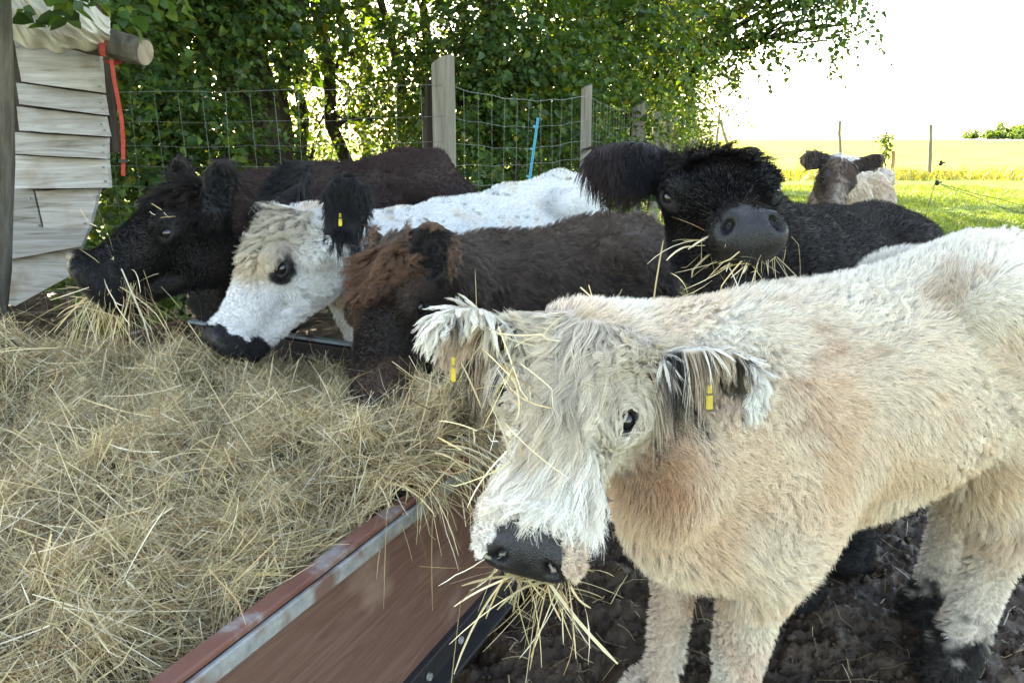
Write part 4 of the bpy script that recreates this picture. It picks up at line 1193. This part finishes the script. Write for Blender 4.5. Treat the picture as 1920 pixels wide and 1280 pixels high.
def tree(label, base, r0, top, blobs, seed, bark='bark', name='tree', group='trees of the wood edge', gap=None, cat='tree', limbs=True, wob=None):
    r = np.random.default_rng(seed)
    base = np.asarray(base, float); top = np.asarray(top, float)
    t = empty(name, base, label, cat, group)
    wob = .012 * np.linalg.norm(top - base) if wob is None else wob
    path = stem_path(r, base - base - UP * .1, top - base, 14, wob)
    mb = MB(); rad = r0 * np.linspace(1.0, .35, 14); rad[0] *= 1.35; rad[1] *= 1.1
    mb.tube(path, rad, 16, rag=r.normal(size=(14, 16)) * .05)
    if limbs:
        for (c, rd, *_ ) in blobs:
            c = np.asarray(c) - base
            k = int(np.clip(np.searchsorted(path[:, 2], c[2] * .72), 1, 12))
            mb.tube(stem_path(r, path[k], c, 7, .03 * np.linalg.norm(c - path[k])), np.linspace(rad[k] * .55, .012, 7), 7)
            for _ in range(3):
                e = c + nrm(r.normal(size=3)) * np.asarray(rd) * .8
                mb.tube(stem_path(r, c * .7 + path[k] * .3, e, 5, .06), np.linspace(.018, .005, 5), 5)
    mb.build('trunk' if cat == 'tree' else 'stem', M[bark], t, smooth_shade=True)
    V, F, C_ = blob_leaves(r, blobs, gap)
    me = np_mesh('crown', V - base, F, False, cols=C_)
    link('crown' if cat == 'tree' else 'foliage', me, t, M['leaf'])
    return t

def woods():
    g = lambda px, Y: np.array([(px - 960) / 1440 * Y / .968, Y, 0.])      # ground point under a pixel column
    A = lambda x, y, Y: at(x, y, Y)
    S, Mx, Bg = (.058, 16, .5), (.075, 18, .7), (.22, 14, 1.2)
    def b(c, rad, n, k): return (c, np.array(rad), int(n * {S: 1.75, Mx: 1.5}.get(k, 1)), *k)
    # the thick trunk with ivy
    bs = g(492, 7.4)
    tree('thick dark oak trunk wrapped in leaves behind the wire fence', bs, .29, bs + [-.3, .3, 9], [
        b(A(350, 40, 6.6), (.55, .6, .6), 1500, S), b(A(520, -30, 6.6), (.55, .5, .3), 500, S), b(A(300, -20, 6.2), (1.0, .6, .6), 2200, S), b(A(560, -10, 7.4), (.5, .5, .35), 500, S),
        b(A(478, 150, 7.05), (.12, .1, .8), 130, S), b(A(440, 270, 6.9), (.2, .2, .3), 120, S),
        b(bs + [-.6, 1.0, 3.4], (1.3, .8, .9), 1800, (.13, 14, .8)), b(bs + [-.5, 0, 5.8], (2.6, 2.0, 1.9), 5200, Bg), b(bs + [.5, .5, 8.6], (2.4, 2.0, 1.7), 3600, Bg)], 101)  # first leaf mass here is added to keep sun off the ground behind the trough
    bs = g(300, 6.2)
    tree('slim tree hung with creepers right of the shed', bs, .085, bs + [.1, .3, 7], [
        b(A(285, 150, 5.9), (.45, .4, .9), 1700, S), b(A(230, 250, 5.8), (.3, .3, .5), 700, S), b(A(330, 260, 5.7), (.55, .3, .45), 1300, S), b(A(370, 180, 5.9), (.25, .3, .5), 450, S),
        b(bs + [-.3, 1.3, 3.0], (1.6, .8, 1.1), 2200, (.13, 14, .8)), b(bs + [-.8, .4, 5.6], (2.0, 1.6, 1.8), 3800, Bg), b(bs + [-1.8, -.2, 3.9], (1.3, 1.0, .9), 1300, Mx)], 102)  # low mass behind the stem added to block sunbeams reaching the ground
    bs = g(556, 8.2)
    tree('thin bare trunk just right of the thick oak', bs, .06, bs + [.15, .2, 6.5], [
        b(A(600, 40, 8.6), (.5, .6, .5), 420, S), b(bs + [.2, .3, 6.2], (1.8, 1.6, 1.3), 2600, Bg)], 103)
    bs = g(648, 9.2)
    tree('thin forked trunk before the sunlit leaves', bs, .085, bs + [-.1, .2, 7], [
        b(A(690, 80, 9.4), (.8, .6, .6), 420, S), b(A(610, 200, 9.6), (.6, .5, .5), 200, S), b(A(720, 220, 9.0), (.5, .5, .6), 420, S),
        b(bs + [0, .2, 6.8], (2.2, 2.0, 1.7), 4200, Bg)], 104)
    bs = g(752, 10.2)
    tree('dark young trunk left of the square fence post', bs, .07, bs + [.1, .2, 7], [
        b(A(770, 90, 9.2), (.5, .6, .9), 600, S), b(A(790, 250, 8.6), (.4, .4, .7), 450, S),
        b(bs + [.3, .3, 6.0], (2.2, 2.0, 1.9), 4200, Bg)], 105)
    bs = g(905, 7.6)
    tree('leafy maple standing right behind the square fence post', bs, .10, bs + [.1, .2, 8], [
        b(A(905, 60, 7.0), (.75, .6, .75), 2600, S), b(A(860, 190, 7.2), (.5, .5, .6), 1500, S), b(A(1010, 110, 7.6), (.7, .6, .7), 2300, S), b(A(960, 220, 7.6), (.8, .5, .6), 1900, S),
        b(bs + [.1, .5, 5.8], (2.4, 2.0, 1.9), 5200, Bg)], 106)
    bs = g(1075, 10.0)
    tree('broad leafy tree above the slim split fence post', bs, .12, bs + [.2, .2, 9], [
        b(A(1090, 50, 9.2), (1.1, .8, .9), 2600, Mx), b(A(1085, 150, 9.8), (.7, .7, .8), 1900, Mx), b(A(1045, 240, 9.0), (.6, .6, .8), 1600, Mx), b(A(1180, 10, 9.0), (.9, .7, .5), 1300, Mx),
        b(bs + [.1, .5, 6.8], (2.6, 2.2, 2.2), 5200, Bg)], 107)
    bs = g(1165, 13.2)
    tree('tall tree whose long branch reaches right into the white sky', bs, .16, bs + [.3, .2, 10], [
        b(A(1180, 85, 13.3), (1.1, .9, .9), 2300, Mx), b(A(1260, 70, 12.0), (1.0, .9, .7), 1700, Mx), b(A(1180, 225, 14.8), (.9, .7, .8), 1700, Mx),
        b(A(1340, 20, 11.0), (.65, .5, .24), 900, Mx), b(A(1415, 62, 10.8), (.35, .3, .10), 260, Mx), b(A(1470, -28, 10.5), (.65, .5, .16), 620, Mx), b(A(1555, -12, 10.2), (.50, .4, .12), 480, Mx), b(A(1595, 40, 10.2), (.12, .2, .10), 40, Mx), b(A(1525, 40, 10.2), (.12, .2, .08), 36, Mx), b(A(1400, -50, 11), (1.4, .8, .4), 900, Mx),
        b(bs + [.2, .5, 8.0], (2.8, 2.4, 2.6), 5200, Bg)], 108)
    bs = g(1225, 17.5)
    tree('rounded tree behind the row of grey fence posts', bs, .14, bs + [.2, .2, 9], [
        b(A(1230, 150, 17), (1.1, .9, 1.4), 2000, Mx), b(A(1250, 225, 17), (1.2, .8, .8), 1700, Mx), b(A(1200, 60, 17), (1.4, 1, 1.2), 1700, Mx),
        b(bs + [-.4, .5, 6.8], (2.8, 2.4, 2.2), 3800, Bg)], 109)
    bs = g(1268, 22.)
    tree('last bushy tree at the right end of the wood edge', bs, .14, bs + [.1, .2, 6.5], [
        b(A(1268, 225, 21.5), (.75, .9, .9), 1900, Mx), b(A(1255, 150, 22), (1.0, .9, 1.0), 1700, Mx), b(A(1285, 240, 21), (.45, .6, .4), 600, Mx),
        b(bs + [-1.4, .8, 5.5], (1.8, 2., 1.7), 1700, Bg)], 110)
    # deeper trees, sunlit from behind
    k = 0
    for px, Y, col in ((250, 11.5, 'left'), (420, 13.5, ''), (585, 13., ''), (700, 15.5, ''), (800, 12.5, ''), (930, 13.5, ''), (1040, 17, '')):
        bs = g(px, Y); k += 1
        tree('sunlit tree deep in the wood, number %s from the left in the back row' % ('one two three four five six seven'.split()[k - 1]), bs, .11, bs + [.1, .1, 5.2], [
            b(bs + [0, 0, 2.6], (1.7, 1.3, 1.4), 1700, Mx), b(bs + [.2, .2, 1.0], (1.6, 1.1, .9), 1200, Mx), b(bs + [-.3, .2, 4.4], (1.8, 1.3, .8), 900, Mx)], 120 + k, group='back row of trees')
    for px, Y, h in ((-420, 8, 7), (-120, 9.5, 8), (60, 7.5, 7.5)):
        bs = g(px, Y); k += 1
        tree('tree behind the shed, %s of three' % {8: 'farthest left', 9: 'middle one', 10: 'the one nearest the strap'}[k], bs, .13, bs + [.1, .1, h], [
            b(bs + [0, 0, 2.4], (1.5, 1., 1.4), 1500, Mx), b(bs + [0, .6, 2.6], (1.7, 1.0, 1.7), 1500, Bg), b(bs + [0, 0, 5.0], (2.5, 2.0, 1.6), 3600, Bg), b(bs + [.3, .2, 7.4], (2.3, 2.0, 1.6), 3000, Bg)], 120 + k, group='trees behind the shed')  # low coarse leaf mass added to stop sun passing under the crowns
    # shrubs and creepers along the wire
    sh = [(250, 5.5, .55, .5, 900, 'creeper covered shrub beside the red strap'), (345, 5.5, .75, .6, 1500, 'leafy hop bush on the wire left of the thick oak'), (415, 5.6, .32, .30, 260, 'low leafy shrub in front of the thick oak'),
          (560, 6.4, .5, .5, 700, 'thin shrub behind the dark cow back'), (690, 6.8, .6, .6, 800, 'open shrub behind the wire, lit from behind'), (770, 6.2, .5, .45, 700, 'shrub left of the square post'),
          (890, 5.9, .75, .45, 1700, 'bright low shrub right of the square post'), (960, 6.6, .9, .6, 1900, 'dense shrub behind the teal stake'), (1040, 7.2, .95, .7, 2000, 'dense shrub left of the slim split post'),
          (1112, 8.8, 1.0, .55, 1600, 'dark shrub behind the slim split post'), (1160, 11.0, 1.0, .55, 1300, 'shrub behind the broad grey post'), (1205, 15.0, 1.0, .7, 1300, 'shrub farther along the fence'), (1245, 19.0, 1.0, .8, 1300, 'last shrub along the fence')]
    for i, (px, Y, hh, w, n, lab) in enumerate(sh):
        bs = g(px, Y)
        tree(lab, bs, .025, bs + [.05, .05, hh * 1.3], [b(bs + [0, 0, hh], (w, .35, hh * .95), n, (.062, 12, .35))], 150 + i, name='shrub', group='shrubs along the wire fence', cat='shrub')
    # the near tree at the left edge with leaves hanging into the corner
    p0, p1 = at(-66, 420, 3.5), at(-44, 0, 3.5); bs = p0 + (p1 - p0) * (-p0[2] / (p1[2] - p0[2])); tpp = p0 + (p1 - p0) * ((6 - p0[2]) / (p1[2] - p0[2]))
    tree('grey barked tree trunk cut by the left picture edge', bs, .15, tpp, [
        b(A(165, -2, 3.2), (.10, .12, .03), 34, (.07, 8, .12)), b(A(120, -110, 3.3), (.5, .3, .10), 160, (.08, 12, .25)), b(bs + [.3, .6, 5.2], (2.4, 2.0, 1.2), 3600, Bg)], 180, bark='grey_bark', group='near trees', wob=.02, limbs=False)
woods()

def fence():
    tops = [(830, 112, 4.9, .062, 0.0), (1100, 166, 6.4, .042, .01), (1197, 195, 8.9, .066, 0), (1232, 205, 10.9, .05, .05), (1254, 216, 13.0, .05, .0), (1269, 218, 15.0, .05, 0), (1303, 229, 20.0, .05, -.22)]
    labs = ['square grey wooden corner post with rough top, tallest of the fence', 'slim split wooden post, pale on one side', 'broad grey flat topped fence post', 'slightly leaning grey fence post behind the broad one', 'dark thin fence post fifth along the wire', 'pale thin fence post sixth along the wire', 'far leaning post at the end of the wood']
    r = np.random.default_rng(61); line = []
    for i, (px, py, Y, hw, lean) in enumerate(tops):
        p = at(px, py, Y); top = p - [0, 0, 0]; base = np.array([p[0] + lean * p[2] * .3, p[1], 0.]); line.append((base, top))
        t = empty('fence_post', base, labs[i], 'fence post', 'wooden posts of the wire fence')
        mb = MB(); n = 9; zs = np.linspace(-.2, 1, n)
        V = []; cs = [(-1, -1), (-.2, -1.1), (1, -1), (1.05, .2), (1, 1), (-1, 1), (-1.05, .1)]
        jit = r.normal(size=(len(cs), 2)) * .07
        for k, z in enumerate(zs):
            c = (top - base) * z
            tz = (.02 if k < n - 1 else 0)
            for j, (u, v) in enumerate(cs): V.append(c + np.array([(u + jit[j, 0] + r.normal() * .03) * hw, (v + jit[j, 1] + r.normal() * .03) * hw * .9, (r.normal() * .012 + .02 * u if k == n - 1 else 0)]))
        m = len(cs); F = [(k * m + j, k * m + (j + 1) % m, (k + 1) * m + (j + 1) % m, (k + 1) * m + j) for k in range(n - 1) for j in range(m)] + [tuple((n - 1) * m + j for j in range(m))]
        mb.add(V, F); mb.build('post_shaft', M['post'], t)
    # older thin post against the corner post
    p = at(801, 150, 5.0); base = np.array([p[0] - .02, p[1], 0]); t = empty('fence_post', base, 'thin dark split post leaning on the corner post', 'fence post', 'wooden posts of the wire fence')
    mb = MB(); mb.tube([[0, 0, -.1], [.01, 0, .6], [0, .0, 1.1], [.03, 0, p[2]]], [.04, .04, .045, .02], 7, rag=r.normal(size=(4, 7)) * .15); mb.build('post_shaft', M['bark'], t)
    # corner run to the left
    end = np.array([-3.6, 5.1, 0]); runs = [[end, line[0][0]], [b for b, _ in line]]
    wz = [1.68, 1.50, 1.355, 1.215, 1.09, .965, .84, .70, .55, .40, .25]
    for k, run in enumerate(runs):
        t = empty('wire_fence', run[0], 'wire netting stretched left of the corner post' if k == 0 else 'wire netting running back along the row of posts', 'wire fence', 'wire netting of the wood fence')
        run = [np.asarray(q) for q in run]
        vm = MB(); any_v = False
        for zi, z in enumerate(wz):
            pts = []
            for a, b in zip(run[:-1], run[1:]):
                n = 14
                for i in range(n):
                    s = i / n
                    sag = -.045 * math.sin(math.pi * s) * (1.3 if k else .8) * (1 if zi < 3 else .5)
                    pts.append(a * (1 - s) + b * s + np.array([0, -.075, z + sag + .006 * math.sin(i * 2.1 + zi)]) - run[0])
            pts.append(run[-1] + np.array([0, -.075, z]) - run[0])
            mb = MB(); mb.tube(pts, .0017 if zi == 0 else .0011, 4, cap=False); mb.build('strand', M['wire'], t)
        for a, b in zip(run[:-1], run[1:]):
            Ls = np.linalg.norm(b - a)
            if a[1] > 12: continue
            for s in np.arange(.06, Ls, .15):
                q = a + (b - a) * s / Ls - run[0] + np.array([0, -.076, 0]); sg = -.045 * math.sin(math.pi * s / Ls)
                j = r.normal(size=3) * .012
                vm.tube([q + UP * (wz[-1]), q + UP * .9 + j, q + UP * (wz[0] + sg)], .0008, 3, cap=False)
        o = vm.build('upright_wires', M['wire'], t); o['kind'] = 'stuff'
    # teal stake
    teal = plain('teal_plastic', (.015, .26, .36), .4)
    a, b = at(1009, 221, 5.5), at(988, 372, 5.35)
    g0 = b + (b - a) * (b[2] / (a[2] - b[2])) * 1.0
    t = empty('stake', (g0[0], g0[1], 0), 'teal plastic electric fence stake leaning by the wire', 'stake')
    mb = MB(); d = nrm(a - g0); sd = nrm(np.cross(d, [0, 1, 0])); fw = np.cross(sd, d); ln = np.linalg.norm(a - g0)
    mb.box(d * ln / 2, sd * .009, fw * .004, d * ln / 2); mb.box(d * ln / 2 + fw * .006, sd * .003, fw * .010, d * ln / 2); mb.build('shaft', teal, t)
    for s in (.35, .5, .62, .74, .86, .96):
        mb = MB(); mb.box(d * ln * s + sd * .016, sd * .009, fw * .004, d * .006); mb.build('hook', teal, t)
fence()

def shed():
    base = np.array([-2.5, 4.25, 0])
    t = empty('shed', base, 'rough shed wall of split grey boards at the left edge', 'shed')
    quads = [[(25, 70), (186, 98), (193, 179), (40, 158)], [(30, 155), (193, 178), (199, 221), (36, 200)], [(31, 200), (195, 219), (203, 261), (36, 250)], [(22, 248), (200, 259), (200, 303), (20, 293)],
             [(16, 291), (200, 300), (205, 357), (26, 359)], [(0, 345), (62, 358), (80, 435), (18, 438)], [(66, 358), (186, 354), (166, 431), (84, 435)], [(-60, 425), (166, 428), (152, 462), (-60, 500)], [(-60, 492), (152, 458), (136, 515), (28, 574), (-60, 545)]]
    r = np.random.default_rng(71)
    for i, q in enumerate(quads):
        if i < 5: q = [q[0], q[1], (q[2][0], q[2][1] - 5), (q[3][0], q[3][1] - 5)]
        n = len(q); Yt, Yb = 4.25 - .004 * i, 4.185 - .004 * i
        if i >= 7: Yt, Yb = 4.16 - .02 * (i - 7), 4.08
        # subdivide the outline so the edges are a little uneven
        pts = []
        for k in range(n):
            a, b = np.array(q[k], float), np.array(q[(k + 1) % n], float)
            m = 7
            for s in range(m):
                f = s / m; p = a * (1 - f) + b * f
                if 0 < s: p = p + r.normal(size=2) * .30
                pts.append((p, Yt if (k == 0) else (Yb if k >= 2 and k < n - 1 else Yt * (1 - f) + Yb * f if k == 1 else Yb * (1 - f) + Yt * f)))
        P = np.array([at(p[0], p[1], Y) for p, Y in pts]) - base
        Pb = P + np.array([0, .034, 0]); m = len(P)
        cf = P.mean(0); cb = Pb.mean(0)
        V = np.concatenate([P, Pb, [cf], [cb]])
        F = [(k, (k + 1) % m, 2 * m) for k in range(m)] + [(m + (k + 1) % m, m + k, 2 * m + 1) for k in range(m)] + [((k + 1) % m, k, m + k, m + (k + 1) % m) for k in range(m)]
        mb = MB(); mb.add(V, F); o = mb.build('board', M['board'], t)
        # nails
        if i < 7:
            for (x, y) in ((q[1][0] - 7, q[1][1] + 14), (q[2][0] - 8, q[2][1] - 12)):
                c = at(x, y, Yb - .005) - base; mb = MB(); mb.tube([c + [0, .01, 0], c - [0, .004, 0]], .006, 6); mb.build('nail', M['wire'], o)
    mb = MB(); c4 = [at(22, 75, 4.34), at(188, 105, 4.34), at(196, 355, 4.34), at(10, 440, 4.34)]; c4 = [c - base for c in c4]; mb.add(c4 + [c + np.array([0, .02, 0]) for c in c4], [(0, 1, 2, 3), (7, 6, 5, 4), (0, 4, 5, 1), (1, 5, 6, 2), (2, 6, 7, 3), (3, 7, 4, 0)]); mb.build('shade_backing', M['bark'], t)  # dark sheet added so the gaps between boards look shadowed
    # uprights behind the boards
    for px in (40, 178):
        a = at(px, 60, 4.36); mb = MB(); mb.tube([np.array([a[0], a[1], 1.3]) - base, np.array([a[0] + .01, a[1], 1.6]) - base, np.array([a[0], a[1], 2.6]) - base], .05, 9, rag=r.normal(size=(3, 9)) * .06); mb.build('upright', M['bark'], t)
    # log beam
    a, b = at(120, 62, 4.12), at(272, 99, 4.02)
    t2 = empty('log', b, 'round log beam sticking out from under the tarpaulin', 'log')
    pts = stem_path(r, a - b, b - b, 7, .006); mb = MB(); mb.tube(pts, np.linspace(.075, .066, 7), 14, rag=r.normal(size=(7, 14)) * .03); mb.build('log_shaft', M['grey_bark'], t2, smooth_shade=False)
    endm = noise_mat('cut_wood', [(.3, (.20, .15, .10)), (.7, (.36, .29, .21))], nscale=20)
    mb = MB(); d = nrm(b - a); mb.tube([d * .001, d * .004], .060, 14); mb.build('cut_end', endm, t2)
    # strap
    red = noise_mat('red_webbing', [(.3, (.30, .030, .020)), (.7, (.45, .06, .04))], nscale=60, rough=.7, bump=.3)
    t3 = empty('strap', at(222, 100, 3.94), 'red webbing strap looped over the log and hanging down', 'strap'); b3 = np.array(t3.location)
    ax = nrm(at(272, 99, 4.02) - at(180, 75, 4.06)); c = at(212, 90, 4.05)
    s_ = nrm(np.cross(ax, UP)); u_ = np.cross(s_, ax)
    ring = np.array([c + (s_ * math.cos(x) + u_ * math.sin(x)) * .080 for x in np.linspace(-.6, 5.4, 26)])
    hang = np.array([at(x, y, 3.965) for x, y in ((209, 112), (214, 150), (221, 185), (228, 225), (231, 265), (231, 305), (231, 330))])
    for nm, pth, fc in (('strap_loop', ring, None), ('strap_tail', hang, np.array([0, -1., 0]))):
        P = pth - b3; T = nrm(np.gradient(P, axis=0)); w = (ax * .016)[None] if fc is None else nrm(np.cross(T, fc)) * .010
        o_ = nrm(np.cross(T, np.broadcast_to(w, T.shape))) * .0012
        V = np.concatenate([P - w - o_, P + w - o_, P + w + o_, P - w + o_]); n = len(P)
        F = [(k * n + i, k * n + i + 1, ((k + 1) % 4) * n + i + 1, ((k + 1) % 4) * n + i) for i in range(n - 1) for k in range(4)]
        mb = MB(); mb.add(V, F); mb.build(nm, red, t3)
    bk = plain('black_plastic', (.02, .02, .02))
    mb = MB(); mb.box(at(231, 302, 3.955) - b3, (.02, 0, 0), (0, .008, 0), (0, 0, .008)); mb.build('buckle', bk, t3)
    # tarpaulin bunched on the log
    tm = noise_mat('tarpaulin', [(.3, (.50, .45, .36)), (.7, (.66, .61, .52))], nscale=5, rough=.45, bump=.1, spec=.4, second=(4, .58, .72, (.36, .28, .18)))
    nu, nv = 110, 60
    U, Vv = np.meshgrid(np.linspace(0, 1, nu), np.linspace(0, 1, nv), indexing='ij')
    edge = smooth(.86, 1.0, U)
    px = -70 + U * 276; pyt = -95 + U * 112; pyb = 74 + 27 * U - 7 * np.sin(U * 8) + 4 * np.sin(U * 31)
    mid = 62 + 0 * U
    pyt = pyt * (1 - edge) + (mid - 30) * edge; pyb = pyb * (1 - edge) + (mid + 33) * edge
    py = pyt * (1 - Vv) + pyb * Vv
    fold = Noise(77, 1.0, 9, 2); q = np.stack([(U * 4.2 - Vv * 2.6).ravel(), (Vv * .5 + U * .4).ravel()], 1)
    q2 = np.stack([(U * 9 - Vv * 4.).ravel(), (Vv * 1.0).ravel()], 1)
    ridge = lambda f: 1 - np.minimum(np.abs(f), 1.4) / 1.4
    dep = (ridge(fold(q)) * .055 + ridge(Noise(78, 1.0, 9, 2)(q2)) * .018).reshape(U.shape)
    Y = 4.05 - .12 * np.sin(np.pi * (.12 + .8 * Vv)) - dep * (.25 + .75 * np.sin(np.pi * np.clip(Vv, 0, 1))) + .05 * edge
    P = np.array([at(x, y, yy) for x, y, yy in zip(px.ravel(), py.ravel(), Y.ravel())]); b4 = P.mean(0); b4[2] = P[:, 2].min()
    i = np.arange(nu - 1)[:, None] * nv + np.arange(nv - 1)[None]
    F = np.stack([i, i + nv, i + nv + 1, i + 1], -1).reshape(-1, 4)
    o = link('tarpaulin', np_mesh('tarpaulin', P - b4, F), None, tm); o.location = b4
    setp(o, 'creased off white tarpaulin bunched over the log', 'tarpaulin')
    sm = o.modifiers.new('thick', 'SOLIDIFY'); sm.thickness = .004; sm.offset = 1
shed()

def far_field():
    r = np.random.default_rng(81)
    fm = noise_mat('sun_pale_field', [(.3, (.16, .20, .030)), (.5, (.20, .235, .042)), (.72, (.27, .28, .065))], nscale=.35, detail=12, rough=.95, bump=.6, bscale=4, bdist=.1, spec=.05)  # yellow-green crop colour, paled to stand in for sun glare and haze
    xs = np.concatenate([-np.geomspace(300, 10, 12), np.linspace(-5, 40, 20), np.geomspace(44, 380, 16)]); ys = np.concatenate([np.linspace(28, 60, 14), np.geomspace(64, 300, 24)])
    X, Y = np.meshgrid(xs, ys, indexing='ij'); q = np.stack([X.ravel(), Y.ravel()], 1)
    Z = .06 + .05 * Noise(83, 6., dim=2)(q) - 1.2 * smooth(120, 300, q[:, 1])
    i = np.arange(len(xs) - 1)[:, None] * len(ys) + np.arange(len(ys) - 1)[None]
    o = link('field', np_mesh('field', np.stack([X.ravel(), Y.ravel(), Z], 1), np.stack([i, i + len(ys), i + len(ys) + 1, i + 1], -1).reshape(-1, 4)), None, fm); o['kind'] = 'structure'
    # posts
    for (x0, y0, x1, y1, Y, hw, lab, mt) in ((1745, 234, 1743, 329, 26., .06, 'lone fence post in the field, right of the sapling', 'post'), (1575, 227, 1576, 320, 26., .05, 'lone fence post above the far cow', 'post'), (1349, 209, 1341, 300, 30., .05, 'upright leg of a far leaning pair of posts', 'post'), (1351, 224, 1372, 300, 30., .06, 'slanting leg of a far leaning pair of posts', 'post'), (1676, 283, 1672, 331, 25.5, .06, 'short orange brown post stump beside the far cow', 'stump')):
        if mt == 'stump' and 'stump' not in M: M['stump'] = noise_mat('orange_wood', [(.3, (.26, .13, .06)), (.7, (.40, .22, .11))], nscale=12)
        a = at(x0, y0, Y); b = at(x1, y1, Y); b = a + (b - a) * (a[2] / (a[2] - b[2]))
        t = empty('field_post', b, lab, 'fence post', 'posts out in the field')
        mb = MB(); mb.tube(stem_path(r, [0, 0, -.1], a - b, 6, .012), np.linspace(1.15, .9, 6) * hw, 8, rag=r.normal(size=(6, 8)) * .08); mb.build('post_shaft', M[mt], t)
    t = empty('field_wire', at(1575, 290, 26), 'thin wire strung between the field posts', 'wire'); b0 = np.array(t.location)
    for y in (262, 285, 305):
        mb = MB(); mb.tube([at(1350, y - 6, 30) - b0, at(1575, y, 26) - b0, at(1744, y + 8, 26) - b0, at(2000, y + 14, 25) - b0], .004, 4, cap=False); mb.build('strand', M['wire'], t)
    # thin electric fence rod with insulators
    bk = plain('black_insulator', (.02, .02, .022))
    a = at(1766, 300, 9.6); b = at(1716, 470, 9.4); b = a + (b - a) * (a[2] / (a[2] - b[2]))
    t = empty('electric_fence_rod', b, 'thin leaning metal rod with two black insulators on the grass', 'fence rod')
    mb = MB(); mb.tube([np.zeros(3), a - b], .004, 6); mb.build('rod', bk, t)
    for (x, y) in ((1764, 306), (1757, 343)):
        c = at(x, y, 9.55) - b; mb = MB(); mb.tube([c - [0, 0, .03], c - [0, 0, .012], c + [0, 0, .005], c + [0, 0, .03]], [.012, .03, .014, .022], 8); mb.tube([c, c + np.array([.05, -.01, .01])], .01, 6); mb.build('insulator', bk, t)
    w = empty('electric_wire', at(1757, 343, 9.55), 'electric fence wire running right from the thin rod', 'wire'); b0 = np.array(w.location)
    for e in ((at(2050, 447, 7.4), at(1757, 343, 9.55)), (at(2050, 420, 9.5), at(1764, 345, 9.55))):
        mb = MB(); mb.tube(stem_path(r, e[1] - b0, e[0] - b0, 9, .01), .0035, 4, cap=False); mb.build('strand', bk, w)
    # sapling
    bs = at(1660, 330, 25.5); bs[2] = 0
    c = at(1660, 262, 25.5)
    tree('small sapling standing alone in the sunny field', bs, .03, c + [0, 0, .2], [(c, np.array([.16, .16, .24]), 170, .10, 8, .2), (c + [.1, 0, -.45], np.array([.1, .1, .12]), 50, .09, 6, .15)], 190, group='field trees', name='sapling')
    # distant wood
    cs = [(x, 290 + r.uniform(-12, 12), r.uniform(3.0, 4.6), r.uniform(3.0, 4.2)) for x in np.linspace(170, 236, 22)]
    for k, c in enumerate(cs):
        if c[0] < 180: cs[k] = (c[0], c[1], 2.2, 2.6)
    V, F, C_ = blob_leaves(r, [((x, y, h * .55 - 1.0), np.array([w, w, h]), 900, .8, 9, .9) for x, y, h, w in cs])
    bse = np.array([200, 290, -1.2])
    o = link('distant_wood', np_mesh('distant_wood', V - bse, F, False, cols=C_ * 1.2), None, M['leaf']); o.location = bse
    setp(o, 'hazy distant wood on the right horizon', 'wood', None, 'stuff')
    # grass
    def blades(name, lab, N, xr, yr, hmin, hmax, wid, seed, dens=None, cols=((.06, .11, .02), (.09, .14, .025), (.13, .16, .04))):
        q = np.random.default_rng(seed)
        P = np.stack([q.uniform(*xr, N), q.uniform(*yr, N), np.full(N, -.03)], 1)
        if dens is not None: P = P[dens(P, q)]
        n = len(P); d = nrm(q.normal(size=(n, 3)) * [.5, .5, .1] + UP)
        pth = straw_paths(q, P, d, q.uniform(hmin, hmax, n), 3, .5, .5, 0)
        W = np.array([1., .8, .1])[None] * (wid * q.uniform(.6, 1.3, n))[:, None]
        o = ribbons(name, pth, W, np.array(cols)[q.integers(0, len(cols), n)] * q.uniform(.7, 1.2, (n, 1)), M['leaf'], seed=seed)
        return setp(o, lab, 'grass', None, 'stuff')
    blades('pasture_grass', 'short green pasture grass beyond the herd', 90000, (1.5, 13), (5.5, 22), .04, .10, .006, 201, lambda P, q: (np.abs(P[:, 0] / P[:, 1] - .5) < .3) & ~((P[:, 0] < 4.2) & (P[:, 1] < 6.4)))
    blades('field_weeds', 'taller rough weeds along the far fence line', 9000, (4, 22), (24.2, 27.5), .15, .50, .012, 202, lambda P, q: q.random(len(P)) < smooth(24, 25.5, P[:, 1] + .5 * np.sin(P[:, 0] * 1.7)), cols=((.10, .13, .03), (.20, .18, .07), (.16, .15, .05)))
    blades('verge_grass', 'rough grass under the wire fence', 9000, (-4, 6), (4.6, 16), .08, .35, .006, 203, lambda P, q: np.abs(P[:, 0] - np.interp(P[:, 1], [4.9, 6.4, 8.9, 13, 20], [-.4, .65, 1.5, 2.7, 4.8])) < .5)
far_field()
